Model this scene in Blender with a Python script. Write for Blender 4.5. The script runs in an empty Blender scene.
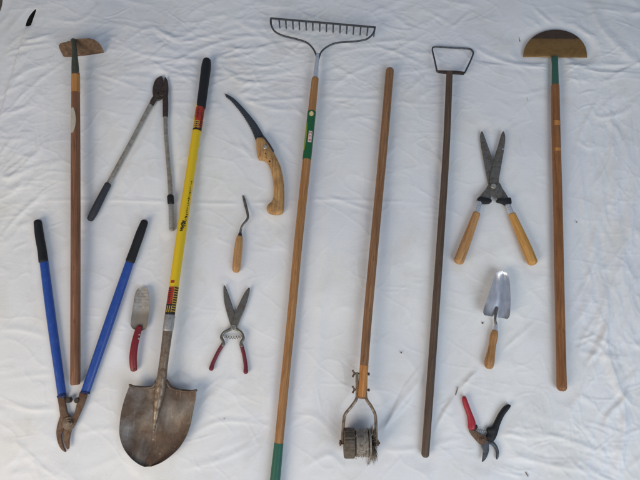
import bpy, math, random
import numpy as np
from mathutils import Vector
from mathutils.geometry import tessellate_polygon
random.seed(7); rng = np.random.default_rng(11)
scene = bpy.context.scene
col = scene.collection

# ------------------------------------------------------------------ camera
F = 503.0; TILT = math.radians(14.0); DIST = 1.68
CAM = Vector((0, -DIST*math.sin(TILT), DIST*math.cos(TILT)))
cd = bpy.data.cameras.new('camera'); cam = bpy.data.objects.new('camera', cd); col.objects.link(cam)
cam.location = CAM; cam.rotation_euler = (TILT, 0, 0)
cd.sensor_width = 36; cd.lens = 36*F/640; cd.clip_end = 100; cd.clip_start = 0.05
scene.camera = cam
_up = Vector((0, math.cos(TILT), math.sin(TILT))); _fw = Vector((0, math.sin(TILT), -math.cos(TILT)))

def T(px, py, z=0.0):
    """photo measurement -> point at height z above the sheet"""
    d = Vector((1, 0, 0))*((px-320)/F) + _up*((240-py)/F) + _fw
    return CAM + d*((z-CAM.z)/d.z)
def S(py, z=0.0):
    """metres per photo pixel at that row"""
    d = _up*((240-py)/F) + _fw
    return ((z-CAM.z)/d.z)/F

# ------------------------------------------------------------------ mesh helpers
class MB:
    def __init__(s): s.v = []; s.f = []; s.g = []
    def add(s, p, g=None):
        s.v.append(tuple(p)); s.g.append(tuple(g) if g is not None else tuple(p)); return len(s.v)-1

def tag(o, label=None, cat=None, group=None, kind=None):
    if label: o['label'] = label
    if cat: o['category'] = cat
    if group: o['group'] = group
    if kind: o['kind'] = kind
    return o

def thing(name, label, cat, p, group=None):
    o = bpy.data.objects.new(name, None); col.objects.link(o)
    o.location = p; o.empty_display_size = 0.02
    return tag(o, label, cat, group)

def build(mb, name, mat, parent=None, label=None, origin=None, sharp=32):
    """one mesh object; verts are world, stored relative to the root thing"""
    org = Vector((0, 0, 0))
    r = parent
    while r is not None:
        org = org + r.location; r = r.parent
    if parent is None and origin is not None: org = Vector(origin)
    me = bpy.data.meshes.new(name)
    me.from_pydata([tuple(Vector(p)-org) for p in mb.v], [], mb.f)
    a = me.attributes.new('gc', 'FLOAT_VECTOR', 'POINT')
    a.data.foreach_set('vector', [c for g in mb.g for c in g])
    me.materials.append(mat)
    me.validate(); me.update()
    import bmesh
    bm = bmesh.new(); bm.from_mesh(me); bmesh.ops.recalc_face_normals(bm, faces=bm.faces); bm.to_mesh(me); bm.free()
    for p in me.polygons: p.use_smooth = True
    me.set_sharp_from_angle(angle=math.radians(sharp))
    o = bpy.data.objects.new(name, me); col.objects.link(o)
    if parent is not None: o.parent = parent
    elif origin is not None: o.location = org
    if label: o['label'] = label
    return o

def cr(pts, n=8, closed=False):
    """Catmull-Rom through tuples of any length"""
    P = [np.array(p, float) for p in pts]; out = []
    m = len(P); segs = m if closed else m-1
    for i in range(segs):
        p1 = P[i]; p2 = P[(i+1) % m]
        p0 = P[i-1] if (i > 0 or closed) else 2*p1-p2
        p3 = P[(i+2) % m] if (i+2 < m or closed) else 2*p2-p1
        for k in range(n):
            t = k/n
            out.append(0.5*((2*p1)+(-p0+p2)*t+(2*p0-5*p1+4*p2-p3)*t*t+(-p0+3*p1-3*p2+p3)*t**3))
    if not closed: out.append(P[-1])
    return out

def sweep(mb, path, n=20, cap0='round', cap1='round', smooth=6):
    """path: (x,y,z,rw,rh) world rows; rw across, rh upright"""
    pts = cr(path, smooth) if smooth > 1 else [np.array(p, float) for p in path]
    rings = []; L = 0.0; prev = None; side_prev = None
    N = len(pts)
    fr = []
    for i in range(N):
        a = pts[max(i-1, 0)][:3]; b = pts[min(i+1, N-1)][:3]
        t = Vector(b-a)
        if t.length < 1e-9: t = Vector((0, 1, 0))
        t.normalize()
        sd = t.cross(Vector((0, 0, 1)))
        if sd.length < 0.15: sd = side_prev.copy() if side_prev else Vector((1, 0, 0))
        sd.normalize()
        if side_prev and sd.dot(side_prev) < 0: sd = -sd
        side_prev = sd; u = sd.cross(t).normalized()
        if i: L += float(np.linalg.norm(pts[i][:3]-pts[i-1][:3]))
        fr.append((Vector(pts[i][:3]), t, sd, u, pts[i][3], pts[i][4], L))
    seq = []
    def capseq(f, sgn, kind):
        c, t, sd, u, rw, rh, l = f
        out = []
        if kind == 'round':
            m = min(rw, rh)
            for k in range(1, 5):
                a = k/5*math.pi/2
                out.append((c+t*sgn*m*0.9*math.sin(a), t, sd, u, rw*math.cos(a), rh*math.cos(a), l))
        elif kind == 'soft':
            m = min(rw, rh)
            for k, (q, s_) in enumerate(((0.10, 0.96), (0.2, 0.86), (0.26, 0.72))):
                out.append((c+t*sgn*m*q*1.6, t, sd, u, rw*s_, rh*s_, l))
        return out
    seq = list(reversed(capseq(fr[0], -1, cap0))) + fr + capseq(fr[-1], 1, cap1)
    for (c, t, sd, u, rw, rh, l) in seq:
        ring = []
        for k in range(n):
            a = 2*math.pi*k/n
            p = c + sd*(rw*math.cos(a)) + u*(rh*math.sin(a))
            ring.append(mb.add(p, (rw*math.cos(a), rh*math.sin(a), l)))
        rings.append(ring)
    for i in range(len(rings)-1):
        for k in range(n):
            mb.f.append((rings[i][k], rings[i][(k+1) % n], rings[i+1][(k+1) % n], rings[i+1][k]))
    mb.f.append(tuple(rings[0])); mb.f.append(tuple(reversed(rings[-1])))
    return mb

def rod(mb, pts, smooth=6, lift=0.0, flat=1.0, **kw):
    """pts: (px, py, width_px[, z centre]) -> tube resting on the sheet unless z is given"""
    path = []
    for p in pts:
        z = p[3] if len(p) > 3 else None
        r = p[2]*0.48*S(p[1], 0.01)
        if z is None: z = r*flat + lift
        c = T(p[0], p[1], z)
        path.append((c.x, c.y, c.z, r, r*flat))
    return sweep(mb, path, smooth=smooth, **kw)

def plate(mb, outline, z, th, bev=0.0008, smooth=0, edge=None):
    """outline in photo pixels; z = height of the underside (number or f(px,py)); th thickness
       edge: (width, height) of a ground cutting bevel all round"""
    if smooth: outline = [tuple(p) for p in cr(outline, smooth, True)]
    zf = z if callable(z) else (lambda a, b: z)
    B = [T(p[0], p[1], zf(p[0], p[1])) for p in outline]
    n = len(B)
    area = sum(B[i].x*B[(i+1) % n].y-B[(i+1) % n].x*B[i].y for i in range(n))
    if area < 0: B.reverse()
    def inset(d):
        out = []
        for i in range(n):
            a = (B[i]-B[i-1]).xy; b = (B[(i+1) % n]-B[i]).xy
            if a.length < 1e-9 or b.length < 1e-9: out.append(B[i].copy()); continue
            a.normalize(); b.normalize()
            na = Vector((-a.y, a.x)); nb = Vector((-b.y, b.x))
            m = na+nb
            if m.length < 0.3: m = na
            m.normalize(); k = min(1/max(m.dot(na), 0.5), 1.6)
            out.append(B[i]+Vector((m.x*d*k, m.y*d*k, 0)))
        return out
    w, h = edge if edge else (bev, bev)
    levels = [(0.0, 0.0), (0.0, th-h), (w*0.35, th-h*0.35), (w, th)] if not edge else [(0, 0), (0, th-h), (w, th)]
    rings = []
    for (d, zz) in levels:
        q = inset(d) if d else B
        rings.append([mb.add(p+Vector((0, 0, zz))) for p in q])
    for i in range(len(rings)-1):
        for k in range(n):
            mb.f.append((rings[i][k], rings[i][(k+1) % n], rings[i+1][(k+1) % n], rings[i+1][k]))
    tri = tessellate_polygon([[Vector((p.x, p.y, 0)) for p in B]])
    for t_ in tri:
        mb.f.append(tuple(rings[-1][i] for i in t_)); mb.f.append(tuple(rings[0][i] for i in reversed(t_)))
    return mb

def dish(mb, rows, zf, th, nc=28, smooth=6):
    """rows: (xl,yl,xr,yr) pixels from top to tip; zf(u in -1..1, v in 0..1) height; th thickness"""
    R = cr(rows, smooth); N = len(R)
    top = []; bot = []
    for i, r in enumerate(R):
        v = i/(N-1); a = []; b = []
        for k in range(nc+1):
            u = -1+2*k/nc
            px = r[0]+(r[2]-r[0])*(u+1)/2; py = r[1]+(r[3]-r[1])*(u+1)/2
            z = zf(u, v); p = T(px, py, z)
            a.append(mb.add(p, p)); b.append(mb.add(p-Vector((0, 0, th)), p))
        top.append(a); bot.append(b)
    for i in range(N-1):
        for k in range(nc):
            mb.f.append((top[i][k], top[i][k+1], top[i+1][k+1], top[i+1][k]))
            mb.f.append((bot[i][k], bot[i+1][k], bot[i+1][k+1], bot[i][k+1]))
    for i in range(N-1):
        mb.f.append((top[i][0], top[i+1][0], bot[i+1][0], bot[i][0]))
        mb.f.append((top[i][nc], bot[i][nc], bot[i+1][nc], top[i+1][nc]))
    for k in range(nc):
        mb.f.append((top[0][k], bot[0][k], bot[0][k+1], top[0][k+1]))
        mb.f.append((top[-1][k], top[-1][k+1], bot[-1][k+1], bot[-1][k]))
    return mb

def disc(mb, px, py, rp, z, h, n=20, cone=0.8):
    """upright short cylinder (bolt head, pivot)"""
    r = rp*S(py, z); c = T(px, py, z+h)
    rings = []
    for (q, zz) in ((1, z), (1, z+h*0.7), (cone, z+h)):
        rings.append([mb.add((c.x+r*q*math.cos(2*math.pi*k/n), c.y+r*q*math.sin(2*math.pi*k/n), zz)) for k in range(n)])
    for i in range(2):
        for k in range(n): mb.f.append((rings[i][k], rings[i][(k+1) % n], rings[i+1][(k+1) % n], rings[i+1][k]))
    mb.f.append(tuple(rings[2])); mb.f.append(tuple(reversed(rings[0])))
    return mb

def wrap(mb, a, b, w0, w1, t0, t1, a0, a1, lift=0.0005, za=None, zb=None, nv=8, nu=10, shape=None):
    """thin curved sticker on a rod running a->b (px,py); t along, angles in degrees (90 = facing up, 0 = right side)"""
    r0 = w0*0.48*S(a[1], 0.01); r1 = w1*0.48*S(b[1], 0.01)
    A = T(a[0], a[1], r0 if za is None else za); Bp = T(b[0], b[1], r1 if zb is None else zb)
    t = (Bp-A); L = t.length; t.normalize(); sd = t.cross(Vector((0, 0, 1))).normalized()
    if sd.x < 0: sd = -sd
    u = sd.cross(t).normalized()
    if u.z < 0: u = -u
    g = []
    for i in range(nv+1):
        v = t0+(t1-t0)*i/nv; row = []
        wv = 1.0 if shape is None else shape(i/nv)
        am = (a0+a1)/2; ah = (a1-a0)/2*wv
        for k in range(nu+1):
            an = math.radians(am-ah+2*ah*k/nu); r = (r0+(r1-r0)*v)+lift
            c = A.lerp(Bp, v)
            row.append(mb.add(c+sd*(r*math.cos(an))+u*(r*math.sin(an)), (r*math.cos(an), r*math.sin(an), v*L)))
        g.append(row)
    for i in range(nv):
        for k in range(nu): mb.f.append((g[i][k], g[i][k+1], g[i+1][k+1], g[i+1][k]))
    return mb

# ------------------------------------------------------------------ materials
def lin(c): return tuple(((x/255)/12.92 if x/255 <= 0.04045 else ((x/255+0.055)/1.055)**2.4) for x in c)+(1,)
class NT:
    def __init__(s, name):
        s.m = bpy.data.materials.new(name); s.m.use_nodes = True; s.t = s.m.node_tree; s.n = s.t.nodes; s.b = s.n['Principled BSDF']
    def new(s, typ, **kw):
        n = s.n.new(typ)
        for k, v in kw.items():
            if hasattr(n, k): setattr(n, k, v)
            else: n.inputs[k.replace('_', ' ')].default_value = v
        return n
    def link(s, a, b): s.t.links.new(a, b)
    def vec(s, sx, sy, sz, attr=True):
        mp = s.new('ShaderNodeMapping'); mp.inputs['Scale'].default_value = (sx, sy, sz)
        if attr: a = s.new('ShaderNodeAttribute', attribute_name='gc'); s.link(a.outputs['Vector'], mp.inputs['Vector'])
        else: a = s.new('ShaderNodeTexCoord'); s.link(a.outputs['Object'], mp.inputs['Vector'])
        return mp.outputs['Vector']
    def noise(s, vec, scale=1.0, detail=5.0, rough=0.6, dist=0.0):
        n = s.new('ShaderNodeTexNoise'); n.inputs['Scale'].default_value = scale; n.inputs['Detail'].default_value = detail
        n.inputs['Roughness'].default_value = rough; n.inputs['Distortion'].default_value = dist
        s.link(vec, n.inputs['Vector']); return n.outputs['Fac']
    def ramp(s, fac, stops):
        r = s.new('ShaderNodeValToRGB'); e = r.color_ramp.elements
        while len(e) < len(stops): e.new(0.5)
        for el, (p, c) in zip(e, stops): el.position = p; el.color = c if isinstance(c, tuple) else (c, c, c, 1)
        s.link(fac, r.inputs['Fac']); return r.outputs['Color']
    def mix(s, fac, a, b, mode='MIX'):
        m = s.new('ShaderNodeMix', data_type='RGBA', blend_type=mode)
        for sock, val in ((m.inputs[0], fac), (m.inputs[6], a), (m.inputs[7], b)):
            if isinstance(val, (tuple, float, int)): sock.default_value = val
            else: s.link(val, sock)
        return m.outputs[2]
    def bump(s, h, strength=0.3, dist=0.001):
        b = s.new('ShaderNodeBump'); b.inputs['Strength'].default_value = strength; b.inputs['Distance'].default_value = dist
        s.link(h, b.inputs['Height']); s.link(b.outputs['Normal'], s.b.inputs['Normal'])

def wood(name, light, mid, dark, rough=0.55, dirt=0.35, vs=(260, 260, 7)):
    t = NT(name)
    g = t.noise(t.vec(*vs), 1, 6, 0.65, 0.6)
    c = t.ramp(g, [(0.30, lin(dark)), (0.48, lin(mid)), (0.70, lin(light))])
    d = t.noise(t.vec(25, 25, 6), 1, 4, 0.6)
    dm = t.ramp(d, [(0.42, 0.0), (0.75, 1.0)])
    ht = t.noise(t.vec(60, 60, 11), 1, 3, 0.5, 1.5)
    c = t.mix(t.ramp(ht, [(0.60, 0.0), (0.70, 0.55)]), c, lin(dark))
    lt_ = t.noise(t.vec(30, 30, 16), 1, 6, 0.7)
    c = t.mix(t.ramp(lt_, [(0.58, 0.0), (0.72, 0.45)]), c, lin(light))
    dk = tuple(x*0.35 for x in lin(dark)[:3])+(1,)
    f = t.new('ShaderNodeMath', operation='MULTIPLY'); t.link(dm, f.inputs[0]); f.inputs[1].default_value = dirt
    c2 = t.mix(f.outputs[0], c, dk)
    sp = t.noise(t.vec(vs[0]*1.6, max(vs[1]*1.6, 60), max(vs[2]*1.6, 60)), 1, 2, 0.5)
    sm = t.ramp(sp, [(0.68, 0.0), (0.76, 0.4)])
    c3 = t.mix(sm, c2, dk)
    t.link(c3, t.b.inputs['Base Color']); t.b.inputs['Roughness'].default_value = rough
    t.b.inputs['Specular IOR Level'].default_value = 0.35
    t.bump(g, 0.35, 0.0006)
    return t.m

def metal(name, base, rust, amt=0.5, metallic=0.8, rough=(0.3, 0.6), scale=60, bump=0.25, attr=True, dark=None):
    t = NT(name)
    n = t.noise(t.vec(scale, scale, scale, attr), 1, 8, 0.68, 0.3)
    m = t.ramp(n, [(0.62-amt*0.4, 0.0), (0.78-amt*0.35, 1.0)])
    c = t.mix(m, lin(base), lin(rust))
    n2 = t.noise(t.vec(scale*5, scale*5, scale*5, attr), 1, 4, 0.6)
    sp = t.ramp(n2, [(0.35, 0.55), (0.6, 1.0)])
    c = t.mix(0.8, c, sp, 'MULTIPLY')
    t.link(c, t.b.inputs['Base Color'])
    r = t.ramp(m, [(0.0, rough[0]), (1.0, rough[1])]); t.link(r, t.b.inputs['Roughness'])
    mt = t.ramp(m, [(0.0, metallic), (1.0, metallic*0.45)]); t.link(mt, t.b.inputs['Metallic'])
    t.bump(n2, bump, 0.0005)
    return t.m

def plastic(name, c, rough=0.5, wear=0.25, wearcol=(150, 140, 125), spec=0.4, metallic=0.0):
    t = NT(name)
    n = t.noise(t.vec(90, 90, 40), 1, 6, 0.65)
    m = t.ramp(n, [(0.55, 0.0), (0.8, 1.0)])
    f = t.new('ShaderNodeMath', operation='MULTIPLY'); t.link(m, f.inputs[0]); f.inputs[1].default_value = wear
    cc = t.mix(f.outputs[0], lin(c), lin(wearcol))
    sc = t.noise(t.vec(420, 420, 26), 1, 3, 0.55)
    f2 = t.new('ShaderNodeMath', operation='MULTIPLY'); t.link(t.ramp(sc, [(0.64, 0.0), (0.70, 1.0)]), f2.inputs[0]); f2.inputs[1].default_value = min(wear*1.6, 0.6)
    t.link(t.mix(f2.outputs[0], cc, lin(wearcol)), t.b.inputs['Base Color'])
    t.link(t.ramp(n, [(0.3, max(rough-0.1, 0.05)), (0.8, min(rough+0.2, 1))]), t.b.inputs['Roughness'])
    t.b.inputs['Specular IOR Level'].default_value = spec; t.b.inputs['Metallic'].default_value = metallic
    t.bump(t.noise(t.vec(700, 700, 700), 1, 2), 0.15, 0.0004)
    return t.m

M = {}
M['wood_red'] = wood('reddish ash', (154, 112, 82), (130, 88, 62), (94, 60, 44), dirt=0.4)
M['wood_tan'] = wood('golden ash', (186, 138, 88), (162, 114, 68), (128, 86, 50), dirt=0.3)
M['wood_brown'] = wood('weathered ash', (162, 122, 84), (138, 98, 66), (98, 70, 48), dirt=0.4)
M['wood_dark'] = wood('dark weathered handle', (108, 88, 72), (88, 70, 57), (64, 50, 42), rough=0.6, dirt=0.3)
M['wood_orange'] = wood('orange varnished handle', (158, 112, 70), (138, 90, 52), (98, 62, 38), rough=0.42, dirt=0.5)
M['wood_pale'] = wood('pale beech', (206, 162, 112), (184, 136, 86), (140, 96, 58), dirt=0.45)
M['wood_saw'] = wood('saw grip wood', (204, 162, 108), (182, 138, 86), (128, 92, 58), dirt=0.45, vs=(170, 12, 170))
M['wood_yel'] = wood('yellow varnished grip', (212, 164, 96), (194, 142, 74), (156, 106, 52), rough=0.4, dirt=0.3)
M['wood_lt'] = wood('worn pale head end', (206, 150, 88), (184, 124, 66), (140, 88, 46), dirt=0.15)
M['black'] = plastic('black rubber grip', (30, 31, 34), 0.6, 0.15, (70, 68, 66), 0.3)
M['grip_gray'] = plastic('worn dark vinyl grip', (52, 54, 60), 0.65, 0.25, (96, 94, 92), 0.3)
M['blue'] = plastic('blue painted tube', (36, 72, 150), 0.36, 0.32, (96, 120, 164), 0.5)
M['blue_edge'] = plastic('dark seam', (22, 36, 78), 0.6, 0.1)
M['rust_steel'] = metal('rusty brown steel', (118, 98, 80), (108, 74, 52), 0.55, 0.45, (0.45, 0.75), 70)
M['dark_rust'] = metal('dark rusted iron', (64, 56, 52), (82, 60, 50), 0.45, 0.35, (0.5, 0.8), 90)
M['old_steel'] = metal('tarnished steel', (136, 132, 124), (92, 82, 72), 0.45, 0.65, (0.3, 0.55), 60)
M['pole_steel'] = metal('dull nickel tube', (176, 170, 158), (150, 138, 120), 0.35, 0.5, (0.3, 0.42), 14, 0.06)
M['dark_steel'] = metal('dark saw steel', (82, 86, 92), (60, 60, 60), 0.45, 0.55, (0.28, 0.5), 60)
M['bolt'] = metal('bright bolt', (210, 206, 198), (150, 140, 120), 0.2, 0.8, (0.3, 0.5), 200)
M['rake_steel'] = metal('dark forged steel', (92, 96, 100), (70, 66, 62), 0.45, 0.6, (0.35, 0.6), 60)
M['chrome'] = metal('bright plated ferrule', (226, 228, 232), (190, 188, 184), 0.12, 0.6, (0.2, 0.32), 60, 0.04)
M['ferrule'] = metal('grey aluminium collar', (172, 170, 166), (140, 132, 122), 0.35, 0.35, (0.4, 0.6), 60)
M['socket_brown'] = metal('browned socket steel', (146, 130, 112), (104, 82, 64), 0.52, 0.45, (0.38, 0.62), 45)
M['hoe_blade'] = metal('brown hoe steel', (112, 84, 58), (92, 68, 48), 0.5, 0.25, (0.5, 0.75), 50, 0.12)
M['yellow'] = plastic('yellow fibreglass', (222, 186, 30), 0.36, 0.25, (170, 138, 50), 0.42)
M['red_label'] = plastic('red label', (164, 52, 36), 0.5, 0.9, (66, 34, 24), 0.35)
M['label_black'] = plastic('black print', (34, 28, 24), 0.5, 0.1)
M['label_gold'] = plastic('yellow print', (186, 150, 56), 0.5, 0.7, (84, 66, 30))
M['green'] = plastic('green paint', (28, 92, 54), 0.45, 0.3, (20, 64, 44))
M['green_dark'] = plastic('dark green grip paint', (34, 92, 72), 0.45, 0.15, (26, 60, 48))
M['green_socket'] = plastic('faded green socket paint', (52, 92, 78), 0.5, 0.4, (50, 56, 50))
M['olive'] = plastic('olive print', (128, 146, 46), 0.5, 0.3, (60, 110, 50))
M['cream'] = plastic('cream print', (222, 196, 140), 0.5, 0.3, (190, 140, 90))
M['pink'] = plastic('pale pink print', (226, 196, 192), 0.5, 0.3, (200, 130, 120))
M['redprint'] = plastic('red print', (176, 54, 50), 0.5, 0.2)
M['paper'] = plastic('worn paper sticker', (186, 176, 158), 0.7, 0.7, (140, 110, 84), 0.2)
M['red'] = plastic('red vinyl', (124, 34, 40), 0.45, 0.4, (84, 32, 32), 0.4)
M['red_bright'] = plastic('bright red vinyl', (162, 36, 50), 0.42, 0.3, (100, 34, 40), 0.42)
M['maroon'] = plastic('maroon dipped grip', (112, 38, 50), 0.5, 0.35, (76, 34, 40), 0.4)
M['wire'] = metal('grey wire', (160, 150, 136), (122, 104, 86), 0.5, 0.5, (0.5, 0.7), 90)
M['hubgray'] = metal('greyed zinc drum', (158, 150, 138), (124, 110, 96), 0.5, 0.2, (0.6, 0.75), 60)
M['neck_green'] = metal('dull green grey neck', (78, 84, 68), (70, 58, 46), 0.45, 0.2, (0.5, 0.75), 70)
M['wheel'] = metal('worn grey brown wheel', (112, 100, 86), (88, 74, 60), 0.5, 0.25, (0.6, 0.8), 80)
M['beech'] = wood('light tan trowel grip', (190, 146, 96), (166, 120, 74), (126, 86, 52), dirt=0.3)
M['soil'] = plastic('dry soil', (112, 96, 82), 0.9, 0.5, (140, 120, 98), 0.1)
M['leaf'] = plastic('dry brown bit', (158, 132, 104), 0.85, 0.4, (120, 94, 72), 0.1)

# trowel steel painted pale with worn patches
def mat_trowel():
    t = NT('worn pale trowel paint')
    n = t.noise(t.vec(70, 70, 70, False), 1, 7, 0.7)
    c = t.mix(t.ramp(n, [(0.40, 0.0), (0.66, 1.0)]), lin((184, 180, 172)), lin((150, 138, 124)))
    tq = t.new('ShaderNodeTexCoord'); sq = t.new('ShaderNodeSeparateXYZ'); t.link(tq.outputs['Object'], sq.inputs[0])
    aq = t.new('ShaderNodeMath', operation='MULTIPLY_ADD'); t.link(n, aq.inputs[0]); aq.inputs[1].default_value = 0.03; t.link(sq.outputs['Y'], aq.inputs[2])
    mq = t.new('ShaderNodeMapRange'); t.link(aq.outputs[0], mq.inputs['Value']); mq.inputs['From Min'].default_value = 0.19; mq.inputs['From Max'].default_value = 0.21
    c = t.mix(mq.outputs[0], lin((140, 130, 118)), c)
    # depth marks scratched across the upper half
    tc = t.new('ShaderNodeTexCoord'); sx = t.new('ShaderNodeSeparateXYZ'); t.link(tc.outputs['Object'], sx.inputs[0])
    w = t.new('ShaderNodeMath', operation='MULTIPLY'); t.link(sx.outputs['Y'], w.inputs[0]); w.inputs[1].default_value = 620.0
    s_ = t.new('ShaderNodeMath', operation='SINE'); t.link(w.outputs[0], s_.inputs[0])
    up = t.new('ShaderNodeMath', operation='GREATER_THAN'); t.link(sx.outputs['Y'], up.inputs[0]); up.inputs[1].default_value = 0.195
    ln = t.new('ShaderNodeMath', operation='GREATER_THAN'); t.link(s_.outputs[0], ln.inputs[0]); ln.inputs[1].default_value = 0.88
    mm = t.new('ShaderNodeMath', operation='MULTIPLY'); t.link(ln.outputs[0], mm.inputs[0]); t.link(up.outputs[0], mm.inputs[1])
    m2 = t.new('ShaderNodeMath', operation='MULTIPLY'); t.link(mm.outputs[0], m2.inputs[0]); m2.inputs[1].default_value = 0.3
    c = t.mix(m2.outputs[0], c, lin((120, 84, 66)))
    t.link(c, t.b.inputs['Base Color']); t.b.inputs['Metallic'].default_value = 0.35
    t.b.inputs['Roughness'].default_value = 0.5
    t.bump(n, 0.2, 0.0005); return t.m
M['trowel_paint'] = mat_trowel()

def mat_shovel():
    t = NT('used shovel steel')
    n = t.noise(t.vec(9, 9, 9, False), 1, 8, 0.62, 0.4)
    c = t.ramp(n, [(0.36, lin((128, 122, 116))), (0.46, lin((112, 100, 90))), (0.56, lin((88, 68, 54))), (0.64, lin((94, 76, 62))), (0.72, lin((124, 114, 106)))])
    n2 = t.noise(t.vec(120, 120, 120, False), 1, 6, 0.7)
    c = t.mix(0.7, c, t.ramp(n2, [(0.3, 0.6), (0.62, 1.0)]), 'MULTIPLY')
    st = t.noise(t.vec(160, 14, 14, False), 1, 4, 0.6)
    c = t.mix(t.ramp(st, [(0.62, 0.0), (0.74, 0.5)]), c, lin((168, 158, 148)))
    # flecks of pale dried soil
    sp = t.noise(t.vec(60, 60, 60, False), 1, 3, 0.5)
    c = t.mix(t.ramp(sp, [(0.70, 0.0), (0.74, 0.7)]), c, lin((150, 138, 120)))
    t.link(c, t.b.inputs['Base Color'])
    t.link(t.ramp(n, [(0.3, 0.36), (0.6, 0.55)]), t.b.inputs['Roughness'])
    t.link(t.ramp(n, [(0.3, 0.55), (0.6, 0.35)]), t.b.inputs['Metallic'])
    t.bump(n2, 0.2, 0.0006); return t.m
M['shovel'] = mat_shovel()

def mat_edger(y0):
    t = NT('two toned edger steel')
    tc = t.new('ShaderNodeTexCoord'); sx = t.new('ShaderNodeSeparateXYZ'); t.link(tc.outputs['Object'], sx.inputs[0])
    n = t.noise(t.vec(34, 40, 34, False), 1, 8, 0.75, 0.8)
    a = t.new('ShaderNodeMath', operation='MULTIPLY_ADD'); t.link(n, a.inputs[0]); a.inputs[1].default_value = 0.016; t.link(sx.outputs['Y'], a.inputs[2])
    st = t.new('ShaderNodeMapRange'); t.link(a.outputs[0], st.inputs['Value']); st.inputs['From Min'].default_value = y0+0.003; st.inputs['From Max'].default_value = y0+0.008
    ochre = t.ramp(n, [(0.36, lin((122, 90, 50))), (0.55, lin((142, 108, 62))), (0.72, lin((96, 70, 42)))])
    dark = t.ramp(n, [(0.35, lin((70, 56, 46))), (0.65, lin((90, 70, 54)))])
    t.link(t.mix(st.outputs[0], ochre, dark), t.b.inputs['Base Color'])
    t.b.inputs['Metallic'].default_value = 0.45; t.b.inputs['Roughness'].default_value = 0.45
    t.bump(n, 0.3, 0.0006); return t.m

def mat_silver(y0):
    t = NT('polished trowel steel with brassy patch')
    n = t.noise(t.vec(60, 25, 60, False), 1, 6, 0.6)
    c = t.ramp(n, [(0.3, lin((214, 216, 222))), (0.7, lin((236, 237, 240)))])
    so_ = t.noise(t.vec(90, 90, 90, False), 1, 6, 0.7)
    t.link(t.mix(t.ramp(so_, [(0.66, 0.0), (0.80, 0.5)]), c, lin((120, 104, 84))), t.b.inputs['Base Color'])
    t.b.inputs['Metallic'].default_value = 0.92
    t.link(t.ramp(n, [(0.3, 0.27), (0.7, 0.38)]), t.b.inputs['Roughness']); return t.m

# ------------------------------------------------------------------ tools
FOOT = []     # footprints the sheet is pressed flat under: list of (points, half width m)
def press(pts, w):
    FOOT.append(([T(p[0], p[1], 0).xy for p in pts], w))

# 1 draw hoe ----------------------------------------------------------
t = thing('garden_hoe', 'reddish wooden hoe with tilted brown blade, handle end between the blue lopper arms', 'hoe', T(75, 385, 0))
zt = lambda x, y: max(0.004, 0.004+(57.5-y-(x-80)*0.06)/17*0.052)
mb = MB(); plate(mb, [(59.2, 46.2), (61, 43.8), (66, 42.6), (71, 41.2), (75, 39.6), (82, 39.2), (90, 38.8), (95, 40.3), (99.5, 43.8), (102.5, 48.5), (104.3, 52.8), (98, 53.7), (88, 55.3), (80, 56.8), (72, 58.6), (66.5, 58.8), (64.2, 57.6), (62, 53.5), (60, 49.5)], zt, 0.0045, 0.0012)
blade = build(mb, 'blade', M['hoe_blade'], t)
mb = MB(); rod(mb, [(75.5, 79, 7.2, 0.050), (75.3, 70, 7.2, 0.053), (75, 62, 6.4, 0.057), (74.6, 52, 5, 0.061), (74, 44, 4.6, 0.064), (73.6, 41, 5.6, 0.062)], n=16)
build(mb, 'neck', M['neck_green'], t)
hz = lambda y: 0.050-(y-76)/310*0.033
mb = MB(); rod(mb, [(75.7, 74, 7.8, hz(76)), (75.6, 150, 9, hz(150)), (75.6, 250, 9.4, hz(250)), (75.3, 383, 9.8, hz(383))], cap1='soft')
hd = build(mb, 'handle', M['wood_red'], t)
mb = MB(); wrap(mb, (75.7, 74), (75.6, 150), 7.9, 9.1, 0.02, 0.26, -20, 200, 0.0004, hz(74), hz(150), nu=24)
build(mb, 'worn_band', M['wood_lt'], hd, 'paler worn wood below the socket')
mb = MB(); wrap(mb, (75.7, 74), (75.6, 150), 7.9, 9.1, 0.47, 0.80, 62, 160, 0.0007, hz(74), hz(150), nv=14, shape=lambda q: max(0.05, math.sin(math.pi*min(1, 0.04+q*0.92))**0.6))
build(mb, 'sticker', M['paper'], hd, 'scuffed whitish sticker remnant')
press([(75, 250), (75, 385)], 0.02)

# 2 blue lopper -------------------------------------------------------
t = thing('lopper', 'large lopper with blue arms and black grips, opened in a V', 'lopper', T(68, 423, 0))
mb = MB(); rod(mb, [(43.2, 256, 8.6), (51.5, 320, 9.2), (62.3, 397, 8.6)], flat=0.8, cap0='flat', cap1='flat')
a = build(mb, 'arm', M['blue'], t)
mb = MB()
for (ang) in (12, 168): wrap(mb, (43.2, 256), (62.3, 397), 8.6, 8.9, 0.02, 0.99, ang-6, ang+6, 0.0003, 0.8*4.3*S(256), 0.8*4.4*S(397), nu=3)
mb = MB(); rod(mb, [(37.8, 222.5, 8.0), (39.5, 236, 8.8), (42, 250, 8.8), (43.4, 261, 9.4)], cap1='soft', flat=0.9); build(mb, 'grip', M['black'], t)
mb = MB(); rod(mb, [(131.5, 257, 8.6), (110, 320, 9.8), (85, 393, 9.2)], flat=0.8, cap0='flat', cap1='flat')
build(mb, 'arm', M['blue'], t)
mb = MB(); rod(mb, [(144.3, 222.5, 7.6), (140, 234, 9), (135, 248, 9), (130.3, 261, 9.6)], cap1='soft', flat=0.9); build(mb, 'grip', M['black'], t)
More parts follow.
